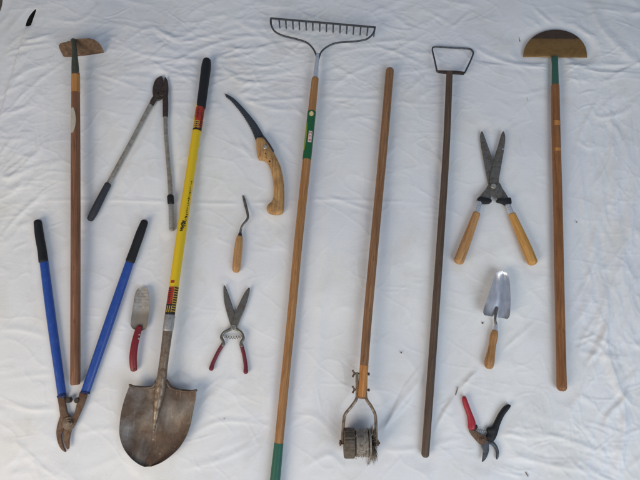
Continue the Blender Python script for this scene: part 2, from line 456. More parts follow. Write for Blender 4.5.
for (x, y, z) in ((61.8, 396.2, 9.2), (85, 393, 9.8)):
    mb = MB(); dx = (3.2 if x < 70 else -3.2)*0.4; rod(mb, [(x-dx*0.35, y-1.6, z, 0.0125), (x, y+0.4, z, 0.0125)], smooth=1, flat=0.85, cap0='flat', cap1='flat'); build(mb, 'end_band', M['blue_edge'], t)
mb = MB(); plate(mb, [(58.4, 397), (65.5, 396), (66.5, 405), (68, 413), (73, 419), (71.5, 427), (67, 427.5), (63, 424.5), (61.5, 418), (60.2, 408)], 0.005, 0.008, 0.0015)
build(mb, 'tang', M['rust_steel'], t)
mb = MB(); plate(mb, [(80.5, 392), (88, 394.5), (84.5, 405), (80, 415), (76.5, 423), (73.5, 428), (69, 427), (71, 419.5), (75, 414), (77.5, 404)], 0.010, 0.007, 0.0015)
build(mb, 'tang', M['rust_steel'], t)
for x, y in ((67.6, 400.2), (76.2, 400.4)):
    mb = MB(); disc(mb, x, y, 2.9, 0.006, 0.014); build(mb, 'bumper', M['dark_rust'], t)
mb = MB(); plate(mb, cr([(61.8, 414.5), (58.6, 422), (56.9, 430), (57.1, 437), (58.8, 443.8), (61.8, 449.2), (65.2, 451.8), (66.6, 450.8), (64.6, 447), (62.8, 441), (62.2, 434), (64.5, 429), (68.5, 426), (67, 418)], 3, True), 0.004, 0.005, 0.001, edge=(0.0022, 0.002))
build(mb, 'hook_blade', M['rust_steel'], t)
mb = MB(); plate(mb, cr([(74.8, 420.5), (73.6, 426), (71.6, 432), (70, 439), (69.6, 447.6), (67.6, 448.8), (65.6, 446), (64, 440), (63.6, 432), (64.8, 426), (68, 420)], 3, True), 0.0095, 0.004, 0.001, edge=(0.0022, 0.002))
build(mb, 'cutting_blade', M['rust_steel'], t)
mb = MB(); disc(mb, 68.2, 423.3, 6.3, 0.010, 0.008, 24, 0.9); disc(mb, 68.2, 423.3, 4.2, 0.018, 0.006, 6, 0.9); disc(mb, 68.2, 423.3, 1.9, 0.024, 0.004, 14)
build(mb, 'pivot_nut', M['socket_brown'], t)
press([(38, 222), (62, 396), (68, 423), (67, 448)], 0.016); press([(144, 222), (85, 394), (68, 423)], 0.016)

# 3 grey lopper -------------------------------------------------------
t = thing('lopper', 'old lopper with thin grey metal arms and dark rusty jaws, one arm missing its grip', 'lopper', T(161, 92, 0))
mb = MB(); plate(mb, cr([(161.2, 76.8), (158, 78.2), (155.4, 81), (153.6, 86), (152.8, 92), (153.8, 97.5), (156.5, 100.5), (160.8, 100), (163, 95), (163.6, 86), (163.4, 80.5), (162.6, 77.4)], 3, True), 0.006, 0.006, 0.001, edge=(0.002, 0.002))
build(mb, 'jaw', M['dark_rust'], t)
mb = MB(); plate(mb, cr([(165.6, 77.4), (167.5, 80.5), (168.4, 86), (168.4, 92), (167.4, 97), (162, 97), (161.4, 91), (163.8, 84.5), (164.6, 80)], 3, True), 0.011, 0.005, 0.001, edge=(0.002, 0.002))
build(mb, 'jaw', M['dark_rust'], t)
mb = MB(); disc(mb, 161.5, 93.5, 2.7, 0.014, 0.006); build(mb, 'pivot_bolt', M['dark_rust'], t)
mb = MB(); rod(mb, [(157.5, 95, 5.6, 0.010), (154, 99.5, 5.6, 0.010), (151, 105, 5.2, 0.010)], flat=0.8, cap1='flat'); build(mb, 'neck', M['dark_rust'], t)
mb = MB(); rod(mb, [(165.2, 93, 5.6, 0.011), (165.5, 105, 5.8, 0.011), (165.4, 117, 5.4, 0.010)], flat=0.8, cap1='flat'); build(mb, 'neck', M['dark_rust'], t)
mb = MB(); rod(mb, [(151.6, 103.5, 5.0), (145, 115.5, 4.4), (130, 144, 4.4), (106, 188, 4.8)], n=16); build(mb, 'arm', M['pole_steel'], t)
mb = MB(); rod(mb, [(165.6, 115, 4.6), (165.8, 130, 4.4), (167.6, 155, 4.4), (169.6, 178, 4.6), (170.6, 198, 4.8)], n=16); build(mb, 'arm', M['pole_steel'], t)
mb = MB(); rod(mb, [(108, 184.5, 6.6), (101, 198, 7.4), (94.5, 211, 7.8), (90.6, 218.5, 6.6)], cap0='soft'); build(mb, 'grip', M['grip_gray'], t)
mb = MB(); rod(mb, [(170.4, 196.5, 6.8), (170.8, 203, 6.6)], smooth=1, cap0='soft', cap1='soft'); build(mb, 'collar', M['black'], t)
mb = MB(); rod(mb, [(170.8, 202, 5.0), (171.6, 230, 5.0)], smooth=1, cap1='soft'); build(mb, 'bare_arm_end', M['ferrule'], t)
press([(160, 80), (151, 105), (90, 220)], 0.012); press([(165, 90), (171, 230)], 0.012)

# 4 shovel ------------------------------------------------------------
t = thing('shovel', 'round point shovel with a yellow fibreglass handle, black end grip and worn brown steel blade', 'shovel', T(155, 420, 0))
sz = lambda y: 0.018+max(0, (y-110))/280*0.022
mb = MB(); rod(mb, [(200.8, 104, 8.6, sz(108)), (190, 175, 9.2, sz(175)), (181, 236, 9.8, sz(236)), (169.6, 318, 9.6, sz(318))], cap0='flat', cap1='flat')
hd = build(mb, 'handle', M['yellow'], t)
mb = MB(); rod(mb, [(206.8, 61.5, 8.6, 0.0175), (206, 68, 9.9, 0.018), (203.5, 88, 9.6, 0.018), (200.9, 107.5, 9.6, 0.018)], cap1='soft'); build(mb, 'grip', M['black'], t)
AB = dict(za=sz(108), zb=sz(318)); A0, B0 = (200.8, 106), (169.6, 318)
def on(mb, y0, y1, a0, a1, lift, **k): return wrap(mb, A0, B0, 8.9, 9.8, (y0-106)/212, (y1-106)/212, a0, a1, lift, **AB, **k)
mb = MB(); on(mb, 108.5, 134, 0, 200, 0.0004, nu=20); l1 = build(mb, 'label_band', M['red_label'], hd, 'red label with black and yellow print')
mb = MB()
for k in range(5): on(mb, 124.2+k*1.95, 125.3+k*1.95, 60+random.uniform(-10, 10), 150, 0.0007)
on(mb, 124, 133, 78, 118, 0.0006)
build(mb, 'print', M['label_gold'], l1)
mb = MB()
for k in range(10): on(mb, 109.5+k*2.4+random.uniform(-.3, .3), 110.6+k*2.4+random.uniform(-.2, .4), 14+random.uniform(0, 10), 42+random.uniform(0, 14), 0.0008, nv=2)
for k in range(6): on(mb, 112+k*1.7, 112.8+k*1.7, 84+random.uniform(-6, 6), 104+random.uniform(-4, 14), 0.0008, nv=2)
on(mb, 110, 123, 146, 166, 0.0008); on(mb, 132.5, 134.2, 20, 190, 0.0009, nu=14)
for k in range(4): on(mb, 125.5+k*2, 126.4+k*2, 82, 108, 0.0009)
build(mb, 'print', M['label_black'], l1)
mb = MB(); on(mb, 290, 314.5, 0, 190, 0.0004, nu=20); l2 = build(mb, 'label_band', M['label_gold'], hd, 'black and yellow hatched label with a red panel')
mb = MB(); on(mb, 290.5, 306, 72, 168, 0.0007); on(mb, 284.5, 287, 80, 135, 0.0005); build(mb, 'print', M['red_label'], l2)
mb = MB()
for k in range(11): on(mb, 290.5+k*2.2, 291.7+k*2.2, 12, 66, 0.0007)
on(mb, 290, 307, 168, 182, 0.0009)
for k in range(8): on(mb, 292+k*1.7, 292.8+k*1.7, 98+random.uniform(-6, 6), 128+random.uniform(-10, 10), 0.0011, nv=2)
for a_ in (75, 100, 128, 150): on(mb, 307.5, 313.5, a_, a_+12, 0.0008)
on(mb, 306, 307.4, 66, 180, 0.0009); on(mb, 313.3, 315, 5, 185, 0.0009)
build(mb, 'print', M['label_black'], l2)
# hand-lettered script that runs down the right flank of the handle
mb = MB()
for k in range(26):
    y = 188+k*1.75+random.uniform(-0.3, 0.3); s_ = 0.3+0.6*(k/26)
    on(mb, y, y+0.5+random.random()*s_, 42+random.uniform(-8, 6), 52+random.uniform(2, 8+12*(k/26)), 0.0004, nv=2, nu=4)
for k in range(7):
    y = 228+k*1.5; on(mb, y, y+0.9, 66+random.uniform(-14, 16), 96+random.uniform(-6, 16), 0.0004, nv=2, nu=4)
    on(mb, y, y+1.6, 72+random.uniform(-10, 20), 78+random.uniform(0, 22), 0.0006, nv=2, nu=4)
build(mb, 'lettering', M['label_black'], hd)
mb = MB(); rod(mb, [(169.9, 316, 10.8, sz(316)), (168, 329.5, 10.6, sz(329))], smooth=1, cap0='soft', cap1='soft'); build(mb, 'collar', M['ferrule'], t)
mb = MB(); rod(mb, [(168.1, 328, 10.2, sz(329)), (165.6, 348, 9.2, 0.038), (163.2, 366, 9.2, 0.036), (161.4, 380, 10.4, 0.033), (159.6, 392, 11, 0.026), (157, 408, 7.5, 0.019), (155, 422, 4.0, 0.013), (154, 432, 2.0, 0.008)], flat=0.85)
build(mb, 'socket', M['socket_brown'], t)
rows = [(129.8, 385, 196.3, 390.4), (127.4, 391, 195.8, 397), (124.2, 400, 194.2, 406), (121.2, 412, 192.2, 416), (119.6, 424, 189.8, 427), (119.6, 436, 185.4, 438), (123.4, 448, 178.6, 448.5), (130.2, 457.5, 169.5, 457), (137.5, 463.6, 160.5, 463), (144, 466.9, 151.5, 466.6)]
def sz2(u, v):
    e = 0.026*abs(u)**2.2*(1-0.72*v**1.5)
    frog = 0.012*math.exp(-(u*3.8)**2)*max(0, 1-v*1.7)
    return 0.006+e+frog+0.010*(1-v)**2+0.012*max(0, v-0.6)*1.6+0.0012*math.sin(9*u+7*v)+0.0008*math.sin(17*v-5*u)
mb = MB(); dish(mb, rows, sz2, 0.0022, 40); bl = build(mb, 'blade', M['shovel'], t)
# forward-turned foot treads along the top edge, with the dip towards the socket
mb = MB(); rod(mb, [(129.8, 385, 2.4, sz2(-1, 0)+0.001), (136, 387.2, 2.6, sz2(-.8, 0)+0.001), (145, 387.6, 2.8, sz2(-.5, 0)+0.003), (153, 386.5, 3.6, 0.026), (157, 381, 3.4, 0.030)], n=12); build(mb, 'foot_tread', M['shovel'], bl)
mb = MB(); rod(mb, [(196.3, 390.4, 2.4, sz2(1, 0)+0.001), (190, 391.4, 2.6, sz2(.8, 0)+0.001), (181, 390.6, 2.8, sz2(.5, 0)+0.003), (171, 387.6, 3.6, 0.026), (166.5, 381, 3.4, 0.030)], n=12); build(mb, 'foot_tread', M['shovel'], bl)
press([(207, 60), (200, 110)], 0.016); press([(190, 170), (165, 345), (158, 395)], 0.02); press([(140, 400), (150, 450)], 0.07); press([(175, 400), (155, 450)], 0.07)

# 5 red-handled trowel ------------------------------------------------
t = thing('hand_trowel', 'narrow hand trowel with a scuffed pale blade and red handle, right of the blue lopper', 'trowel', T(134, 372, 0))
rows = [(140.5, 287.2, 144.5, 287.0), (137, 289.4, 147.4, 289.8), (134.6, 295.5, 148.6, 296.5), (133.4, 303, 149, 304), (132, 312, 148.8, 312.5), (131, 320, 147.8, 320.5), (130.6, 325, 146.6, 327), (132.5, 328.3, 144.8, 329.3), (135.5, 330.2, 141.5, 330.6)]
mb = MB(); dish(mb, rows, lambda u, v: 0.007+0.011*u*u*(0.5+0.5*math.sin(math.pi*min(1, v*1.1+.1)))+0.004*v, 0.0016, 20)
build(mb, 'blade', M['trowel_paint'], t)
mb = MB(); rod(mb, [(139.6, 327, 6.2, 0.013), (137.2, 334, 7.2, 0.015), (134.6, 345, 7.6, 0.018), (133.2, 356, 7.8, 0.018), (133.3, 364, 7.6, 0.015), (133.9, 369.5, 7.0, 0.011)], flat=0.7); h = build(mb, 'handle', M['red'], t)
mb = MB()
for (x, y, z) in ((139.2, 334.5, 0.0215), (138.6, 338.5, 0.0225)): disc(mb, x, y, 0.9, z, 0.0016, 12)
build(mb, 'rivet', M['bolt'], h)
mb = MB(); disc(mb, 133.6, 368.4, 1.5, 0.0175, 0.0012, 14, 0.7); build(mb, 'hang_hole', M['label_black'], h)
press([(142, 290), (139, 328), (133, 371)], 0.024)

# 6 pruning saw -------------------------------------------------------
t = thing('pruning_saw', 'curved pruning saw with a dark blade and carved wooden pistol grip', 'saw', T(265, 150, 0))
up = cr([(224.6, 93.6), (229, 95.6), (235.6, 100), (246, 111), (256.3, 123.6), (264, 136.4), (270, 147)], 5)
lo = cr([(262, 150), (256.2, 141.6), (250.6, 128.6), (241.6, 114.2), (231.6, 102), (226.4, 97.4)], 16)
lo2 = []
for i, p in enumerate(lo):      # saw teeth on the inner curve
    lo2.append((p[0]+(0.55 if i % 2 else -0.1), p[1]-(0.45 if i % 2 else -0.1)))
mb = MB(); plate(mb, [tuple(p) for p in up]+lo2, 0.006, 0.0022, 0.0005); build(mb, 'blade', M['dark_steel'], t)
mb = MB(); plate(mb, [(262.5, 135), (265.5, 138.4), (270, 144.5), (274.2, 151.4), (273, 153), (268.5, 148), (263.5, 141)], 0.0125, 0.009, 0.001); build(mb, 'tang', M['dark_steel'], t)
hout = cr([(257.2, 139.8), (261, 138.9), (265, 140.2), (271, 148.4), (276.5, 158.5), (281.4, 170), (284, 186), (284.3, 203), (283, 213.2), (277.5, 215.2), (270, 214.2), (267, 210.2), (268.4, 205.8), (272.6, 202), (274, 194), (273.4, 182.5), (271.3, 172), (268, 164), (263.4, 161), (259, 160), (257.2, 153), (256.8, 145)], 3, True)
mb = MB(); plate(mb, hout, 0.003, 0.020, edge=(0.005, 0.006)); h = build(mb, 'handle', M['wood_saw'], t, sharp=60)
mb = MB(); disc(mb, 265, 146.6, 2.1, 0.0225, 0.003, 16); build(mb, 'bolt', M['bolt'], t)
mb = MB(); disc(mb, 269.6, 161.2, 1.0, 0.0225, 0.0012, 10); build(mb, 'screw', M['dark_rust'], t)
mb = MB(); disc(mb, 265.5, 153.5, 0.7, 0.0225, 0.001, 8); build(mb, 'screw', M['dark_rust'], t)
press([(225, 94), (256, 128), (264, 145), (278, 170), (280, 210)], 0.03)

# 7 cranked weeder ----------------------------------------------------
t = thing('hand_weeder', 'small hand weeder with a thin cranked dark blade and short wooden handle', 'weeder', T(238, 250, 0))
mb = MB(); rod(mb, [(239.6, 237.6, 6.6), (238.8, 245, 8.2), (237.6, 256, 8.8), (236.6, 266, 8.6), (236.3, 269.6, 7.8)]); build(mb, 'handle', M['wood_pale'], t)
mb = MB(); rod(mb, [(240.1, 233.6, 3.6, 0.013), (239.7, 238.6, 5.2, 0.013)], smooth=1, cap0='soft'); build(mb, 'ferrule', M['dark_rust'], t)
mb = MB(); rod(mb, [(240.0, 236, 2.8, 0.013), (240.8, 230, 2.6, 0.014), (242.6, 225.2, 2.6, 0.018), (246, 221, 2.6, 0.020), (247.9, 217.4, 2.7, 0.018), (247.4, 212.5, 2.8, 0.012), (245.8, 206, 3.0, 0.007), (244.3, 200, 2.8, 0.004), (243, 195.8, 1.6, 0.003)], flat=0.6, n=12)
build(mb, 'blade', M['old_steel'], t)
press([(243, 196), (247, 217), (236, 270)], 0.015)

# 8 small grass shears ------------------------------------------------
t = thing('hand_shears', 'small all-metal snips with maroon dipped handles and open pointed blades', 'shears', T(233, 328, 0))
mb = MB(); plate(mb, cr([(224.3, 285.2), (223.5, 290), (224.4, 302.5), (227.8, 316), (231.6, 327.5), (235.2, 329), (236.2, 320), (233.2, 308), (229, 295.5), (226.2, 288)], 3, True), 0.006, 0.0035, edge=(0.0022, 0.0018)); build(mb, 'blade', M['old_steel'], t)
mb = MB(); plate(mb, cr([(249.7, 287.6), (249, 295), (245, 308.5), (240, 320), (236.4, 329), (231.8, 328), (232.6, 320), (236.6, 309.5), (241.6, 298.5), (246, 290.6)], 3, True), 0.0095, 0.0035, edge=(0.0022, 0.0018)); build(mb, 'blade', M['old_steel'], t)
mb = MB(); disc(mb, 233.3, 327.3, 2.9, 0.011, 0.005, 18); build(mb, 'pivot_bolt', M['pole_steel'], t)
mb = MB(); rod(mb, [(234.6, 327, 4.2, 0.010), (229, 329.8, 3.2, 0.010), (223.8, 332.6, 3.0, 0.010), (221.3, 337, 3.0, 0.010), (223.4, 342, 3.2, 0.010), (222.8, 345.5, 3.2, 0.010)], n=14); build(mb, 'tang', M['old_steel'], t)
mb = MB(); rod(mb, [(232.4, 327, 4.2, 0.010), (237.5, 329.8, 3.2, 0.010), (241.6, 333, 3.0, 0.010), (243.4, 338, 3.0, 0.010), (241.2, 342.5, 3.2, 0.010), (241.8, 346, 3.2, 0.010)], n=14); build(mb, 'tang', M['old_steel'], t)
mb = MB(); path = []
for k in range(61):
    q = k/60; a = q*2*math.pi*7; c = T(223.5+18*q, 336.2+math.sin(q*math.pi)*1.4, 0.010)
    path.append((c.x, c.y+0.0042*math.cos(a), c.z+0.0042*math.sin(a), 0.0009, 0.0009))
sweep(mb, path, n=6, smooth=2); build(mb, 'spring', M['old_steel'], t)
mb = MB(); rod(mb, [(223.4, 343.5, 4.0), (218.2, 352, 4.0), (213.2, 362.5, 4.2), (211.2, 368.8, 5.0)], n=14, flat=0.9, lift=0.002); build(mb, 'grip', M['maroon'], t)
mb = MB(); rod(mb, [(241.3, 344.5, 4.0), (244.0, 355, 4.0), (245.6, 365, 4.2), (245.8, 372, 5.0)], n=14, flat=0.9, lift=0.002); build(mb, 'grip', M['maroon'], t)
press([(225, 287), (234, 328), (212, 370)], 0.015); press([(249, 289), (234, 328), (245, 373)], 0.015)

# 9 bow rake ----------------------------------------------------------
t = thing('bow_rake', 'long bow rake with short tines, green label and green painted handle end', 'rake', T(280, 440, 0))
BZ = 0.046
mb = MB(); rod(mb, [(270.6, 18.3, 2.1, BZ), (323, 22.8, 2.1, BZ), (375.5, 27.4, 2.1, BZ)], n=8, cap0='flat', cap1='flat'); build(mb, 'tine_bar', M['rake_steel'], t)
for k, x in enumerate((72, 110, 140, 172, 202, 233, 264, 296, 327, 358, 390, 421, 452, 484, 516, 548)):
    px = 255+x/4.571; py = 18.2+(px-270.7)*0.0866
    c = T(px, py, BZ); mb = MB()
    sweep(mb, [(c.x, c.y, BZ, 0.0030, 0.0030), (c.x, c.y-0.004, BZ*0.6, 0.0031, 0.0028), (c.x, c.y-0.008, 0.003, 0.0017, 0.0014)], n=8, smooth=3, cap0='flat')
    build(mb, 'tine', M['rake_steel'], t)
mb = MB()
L_ = [(72, 62), (73, 88), (90, 120), (130, 141), (190, 156), (236, 172), (264, 198), (279, 228), (281, 250)]
mb = MB(); rod(mb, [(255+x/4.571, 5+y/4.571, 1.9, BZ-(BZ-0.032)*i/8) for i, (x, y) in enumerate(L_)], n=10); build(mb, 'bow_arm', M['rake_steel'], t)
L_ = [(549, 102), (540, 130), (512, 155), (470, 165), (420, 169), (370, 174), (330, 191), (302, 216), (290, 250)]
mb = MB(); rod(mb, [(255+x/4.571, 5+y/4.571, 1.9, BZ-(BZ-0.032)*i/8) for i, (x, y) in enumerate(L_)], n=10); build(mb, 'bow_arm', M['rake_steel'], t)
mb = MB(); rod(mb, [(317.8, 54.5, 4.4, 0.031), (316.4, 67, 5.0, 0.030), (315.2, 80, 6.2, 0.029)], smooth=2, cap0='soft', cap1='flat'); build(mb, 'ferrule', M['chrome'], t)
rz = lambda y: 0.029-(y-79)/365*0.011
rx = [(315.2, 79, 7.2), (311.5, 115, 8.2), (305.8, 170, 8.8), (298.5, 240, 8.8), (292, 310, 8.8), (284.5, 385, 9.0), (278.7, 444, 9.3)]
mb = MB(); rod(mb, [(a, b, c, rz(b)) for a, b, c in rx], cap0='soft', cap1='flat'); hd = build(mb, 'handle', M['wood_tan'], t)
mb = MB(); rod(mb, [(278.8, 443, 9.7, rz(444)), (275.6, 475, 10.6, rz(475)), (272.4, 506, 11, rz(506))], cap0='flat'); build(mb, 'grip', M['green_dark'], t)
RA, RB = (311.8, 112), (306.8, 160)
def onr(mb, y0, y1, a0, a1, lift, **k): return wrap(mb, RA, RB, 8.4, 8.8, (y0-112)/48, (y1-112)/48, a0, a1, lift, za=rz(112), zb=rz(160), **k)
mb = MB(); onr(mb, 112, 160, -15, 195, 0.0005, nu=24, nv=10); lb = build(mb, 'label', M['green'], hd)
mb = MB(); onr(mb, 124, 152, 122, 170, 0.0009, shape=lambda q: 0.5+0.5*math.sin(math.pi*q)); build(mb, 'print', M['olive'], lb)
mb = MB(); onr(mb, 113.2, 118.2, 60, 118, 0.0009, shape=lambda q: math.sqrt(max(0.02, 1-(2*q-1)**2))); build(mb, 'emblem', M['cream'], lb)
mb = MB(); onr(mb, 133, 144, 50, 98, 0.0009); pk = build(mb, 'print', M['pink'], lb)
mb = MB()
for y0, y1, a0, a1 in ((134, 134.6, 58, 90), (134, 136, 58, 64), (134, 136, 84, 90), (137.5, 138.1, 58, 90), (137.5, 139.5, 84, 90), (137.5, 139.3, 58, 63), (141, 141.6, 58, 90), (141, 143, 58, 63), (141, 143, 72, 77), (141, 143, 85, 90)):
    onr(mb, y0, y1, a0, a1, 0.0012, nv=2, nu=4)
build(mb, 'lettering', M['redprint'], lb)
press([(316, 75), (278, 440), (272, 500)], 0.018)

# 10 rotary edger -----------------------------------------------------
t = thing('rotary_edger', 'wheeled lawn edger with a long wooden handle, forked steel strap and frayed spiked drum', 'edger', T(361, 440, 0))
ez = lambda y: 0.017+(y-70)/330*0.030
mb = MB(); rod(mb, [(389.8, 71, 8.4, ez(71)), (384, 140, 8.6, ez(140)), (375.6, 230, 8.8, ez(230)), (367.5, 320, 9.0, ez(320)), (361.8, 397, 8.4, ez(397))], cap1='soft'); hd = build(mb, 'handle', M['wood_brown'], t)
mb = MB(); wrap(mb, (367.5, 320), (361.8, 397), 9.0, 8.45, 0.60, 0.995, -20, 200, 0.0004, ez(320), ez(397), nu=24); build(mb, 'worn_band', M['wood_lt'], hd, 'paler worn wood between the fork bolts')
def strap(pts, w, th, name, mat, par):
    mb = MB(); path = []
    for (x, y, z) in pts:
        c = T(x, y, z); path.append((c.x, c.y, c.z, th, w))
    sweep(mb, path, n=8, smooth=4, cap0='flat', cap1='flat'); return build(mb, name, mat, par)
strap([(357.0, 372, 0.045), (357.0, 392, 0.047), (356.4, 399, 0.047), (351, 407, 0.046), (345.6, 413.5, 0.045), (343.8, 420, 0.045), (343, 431, 0.045), (342.3, 443, 0.045)], 0.004, 0.0046, 'fork_arm', M['socket_brown'], t)
strap([(366.2, 372, 0.045), (365.8, 392, 0.047), (366.4, 399, 0.047), (371, 406, 0.046), (374.8, 413.5, 0.045), (375.8, 420, 0.045), (376, 431, 0.045), (376.4, 443, 0.045)], 0.004, 0.0046, 'fork_arm', M['socket_brown'], t)
for y in (373.5, 389.5):
    a = T(355.2, y, 0.046); b = T(368.4, y+0.5, 0.046)
    mb = MB(); sweep(mb, [(a.x-0.004, a.y, a.z, .0022, .0022), (b.x+.003, b.y, b.z, .0022, .0022)], n=8, smooth=1)
    bo = build(mb, 'bolt', M['dark_rust'], t)
    mb = MB()
    for s_ in (-1, 1):   # wing nut
        sweep(mb, [(a.x-0.002, a.y, a.z, .0035, .003), (a.x-0.005, a.y+s_*0.005, a.z+0.002, .0028, .002), (a.x-0.008, a.y+s_*0.009, a.z+0.004, .0034, .002)], n=8, smooth=2)
    build(mb, 'wing_nut', M['rust_steel'], bo)
    mb = MB(); sweep(mb, [(b.x-0.001, b.y, b.z, .0045, .0045), (b.x+.0035, b.y, b.z, .0045, .0045)], n=6, smooth=1, cap0='flat', cap1='flat')
    build(mb, 'nut', M['dark_rust'], bo)
def wheel(name, x0, x1, yc, zc, r, mat, teeth=0, depth=0.0, rin=None, seg=64, prof=None):
    """drum on a left-right axle"""
    A = T(x0, yc, zc); Bq = T(x1, yc, zc); mb = MB(); rings = []
    steps = prof or [(0, 0.86), (0.06, 0.97), (0.15, 1), (0.85, 1), (0.94, 0.97), (1, 0.86)]
    for (q, s_) in steps:
        c = A.lerp(Bq, q); ring = []
        for k in range(seg):
            a = 2*math.pi*k/seg; rr = r*s_
            if teeth: rr -= depth*(0.5+0.5*math.cos(a*teeth))
            ring.append(mb.add((c.x, c.y+rr*math.cos(a), c.z+rr*math.sin(a)), (c.x-A.x, rr*math.cos(a), rr*math.sin(a))))
        rings.append(ring)
    for i in range(len(rings)-1):
        for k in range(seg): mb.f.append((rings[i][k], rings[i][(k+1) % seg], rings[i+1][(k+1) % seg], rings[i+1][k]))
    mb.f.append(tuple(rings[0])); mb.f.append(tuple(reversed(rings[-1])))
    return mb
YC = 443; ZC = 0.043
mb = wheel('w', 343.6, 354.8, YC, ZC, 0.043, M['wheel'], 27, 0.0018); w1 = build(mb, 'toothed_wheel', M['wheel'], t)
mb = wheel('w', 355.2, 368, YC, ZC, 0.038, M['hubgray'], prof=[(0, 0.9), (0.05, 1), (0.35, 0.985), (0.36, 0.95), (0.6, 0.95), (0.61, 0.985), (0.95, 1), (1, 0.9)]); w2 = build(mb, 'drum', M['hubgray'], t)
mb = wheel('w', 368.6, 370.8, YC, ZC, 0.040, M['hubgray']); build(mb, 'end_disc', M['hubgray'], t)
A = T(372.8, YC, ZC); mb = MB()
for k in range(190):         # frayed wire bristles fanning from the right-hand disc
    a = random.uniform(0, 2*math.pi); r = random.uniform(0.030, 0.056); dx = random.uniform(-0.006, 0.013)
    e = Vector((A.x+dx, A.y+r*math.cos(a), max(0.004, A.z+r*math.sin(a))))
    m_ = A.lerp(e, 0.55)+Vector((random.uniform(-.003, .004), random.uniform(-.003, .003), random.uniform(-.002, .003)))
    sweep(mb, [(A.x, A.y, A.z, .0010, .0010), (m_.x, m_.y, max(m_.z, .004), .0008, .0008), (e.x, e.y, e.z, .0004, .0004)], n=5, smooth=2)
for k in range(90):
    a = random.uniform(-0.5, math.pi+0.5); x = random.uniform(352, 372); c0 = T(x, YC, ZC); r0 = 0.036
    p0 = Vector((c0.x, c0.y+r0*math.cos(a), c0.z+r0*math.sin(a))); rr = r0+random.uniform(0.002, 0.008)
    p1 = Vector((c0.x+random.uniform(-.008, .008), c0.y+rr*math.cos(a+random.uniform(-.25, .25)), max(.004, c0.z+rr*math.sin(a))))
    sweep(mb, [(p0.x, p0.y, max(.004, p0.z), .0009, .0009), (p1.x, p1.y, p1.z, .0005, .0005)], n=5, smooth=1)
for k in range(16):
    a0 = T(371.5+random.uniform(-2, 4), 452, 0.02); b0 = T(370+random.uniform(-3.5, 5), 461+random.uniform(-2, 5), 0.004)
    sweep(mb, [(a0.x, a0.y, a0.z, .0009, .0009), (b0.x, b0.y, b0.z, .0005, .0005)], n=5, smooth=1)
build(mb, 'wire_bristles', M['wire'], t)
mb = MB(); a = T(340.2, YC, ZC); b = T(379, YC, ZC); sweep(mb, [(a.x, a.y, a.z, .004, .004), (b.x, b.y, b.z, .004, .004)], n=10, smooth=1); ax = build(mb, 'axle', M['dark_rust'], t)
for x in (340.4, 377.8):
    mb = MB(); a = T(x, YC, ZC); sweep(mb, [(a.x-.0025, a.y, a.z, .0085, .0085), (a.x+.0025, a.y, a.z, .0085, .0085)], n=6, smooth=1, cap0='flat', cap1='flat'); build(mb, 'axle_nut', M['rust_steel'], t)
press([(390, 70), (385, 140)], 0.014); press([(345, 446), (375, 446)], 0.03)

# 11 stirrup hoe ------------------------------------------------------
t = thing('stirrup_hoe', 'stirrup hoe with a thin open wire loop on a long dark brown handle', 'hoe', T(425, 457, 0))
mb = MB(); rod(mb, [(437, 71.6, 1.9, 0.026), (434.6, 60, 1.8, 0.022), (432.5, 51, 1.7, 0.012), (432.6, 48.3, 1.7, 0.009), (434.6, 47.2, 1.7, 0.008), (450, 47.7, 1.7, 0.007), (468.5, 48.9, 1.8, 0.008), (471.8, 50.3, 1.8, 0.009), (473.2, 53.4, 1.8, 0.012), (470.4, 61, 1.8, 0.02), (465, 72.4, 1.9, 0.026)], n=10, smooth=5); build(mb, 'loop', M['rake_steel'], t)
mb = MB(); plate(mb, [(436.2, 70.8), (444, 71.0), (456, 71.2), (465.6, 72.6), (463.5, 75.2), (456, 74.6), (447, 74.2), (438, 73.2)], 0.024, 0.005, 0.0008); build(mb, 'bracket', M['dark_rust'], t)
dz = lambda y: 0.026-(y-74)/380*0.010
mb = MB(); rod(mb, [(449.6, 72, 6.0, dz(74)), (449.2, 80, 6.6, dz(80)), (446.2, 150, 7.0, dz(150)), (440.4, 240, 7.6, dz(240)), (433.2, 345, 8.0, dz(345)), (425.3, 454, 8.2, dz(454))], cap0='flat'); build(mb, 'handle', M['wood_dark'], t)
press([(441, 240), (425, 457)], 0.015)

# 12 hedge shears -----------------------------------------------------
t = thing('hedge_shears', 'opened hedge shears with steel blades, black bumpers and two wooden handles', 'shears', T(494, 186, 0))
mb = MB(); plate(mb, cr([(481.6, 131.4), (480, 136), (480.8, 145), (483.4, 160), (486.4, 176), (489, 187), (495, 190), (497.8, 183), (496, 172), (491.6, 157), (486.6, 143), (483.4, 134)], 3, True), 0.008, 0.004, edge=(0.003, 0.002)); build(mb, 'blade', M['old_steel'], t)
mb = MB(); plate(mb, cr([(503.2, 131.4), (505, 136), (504.6, 145), (501.8, 162), (499, 178), (498, 188), (493, 190), (489.6, 184), (490.6, 172), (494.4, 157), (498.2, 145), (501, 135)], 3, True), 0.0125, 0.004, edge=(0.003, 0.002)); b2 = build(mb, 'blade', M['old_steel'], t)
mb = MB(); disc(mb, 503, 149, 1.1, 0.0165, 0.001, 10); build(mb, 'notch_mark', M['bolt'], b2)
mb = MB(); plate(mb, cr([(489, 184.5), (485, 190), (480.5, 195.5), (479, 201), (488.5, 202), (491, 197), (496.5, 193.5), (499.2, 188), (495, 184)], 2, True), 0.013, 0.005, 0.001); build(mb, 'tang', M['old_steel'], t)
mb = MB(); plate(mb, cr([(499, 183), (501.6, 188), (505.8, 194.5), (508.4, 201), (499, 202), (496.5, 198), (491.4, 195.5), (489.6, 190), (493, 185)], 2, True), 0.0085, 0.005, 0.001); build(mb, 'tang', M['old_steel'], t)
mb = MB(); disc(mb, 493.8, 185.8, 2.7, 0.017, 0.006, 20); build(mb, 'pivot_bolt', M['pole_steel'], t)
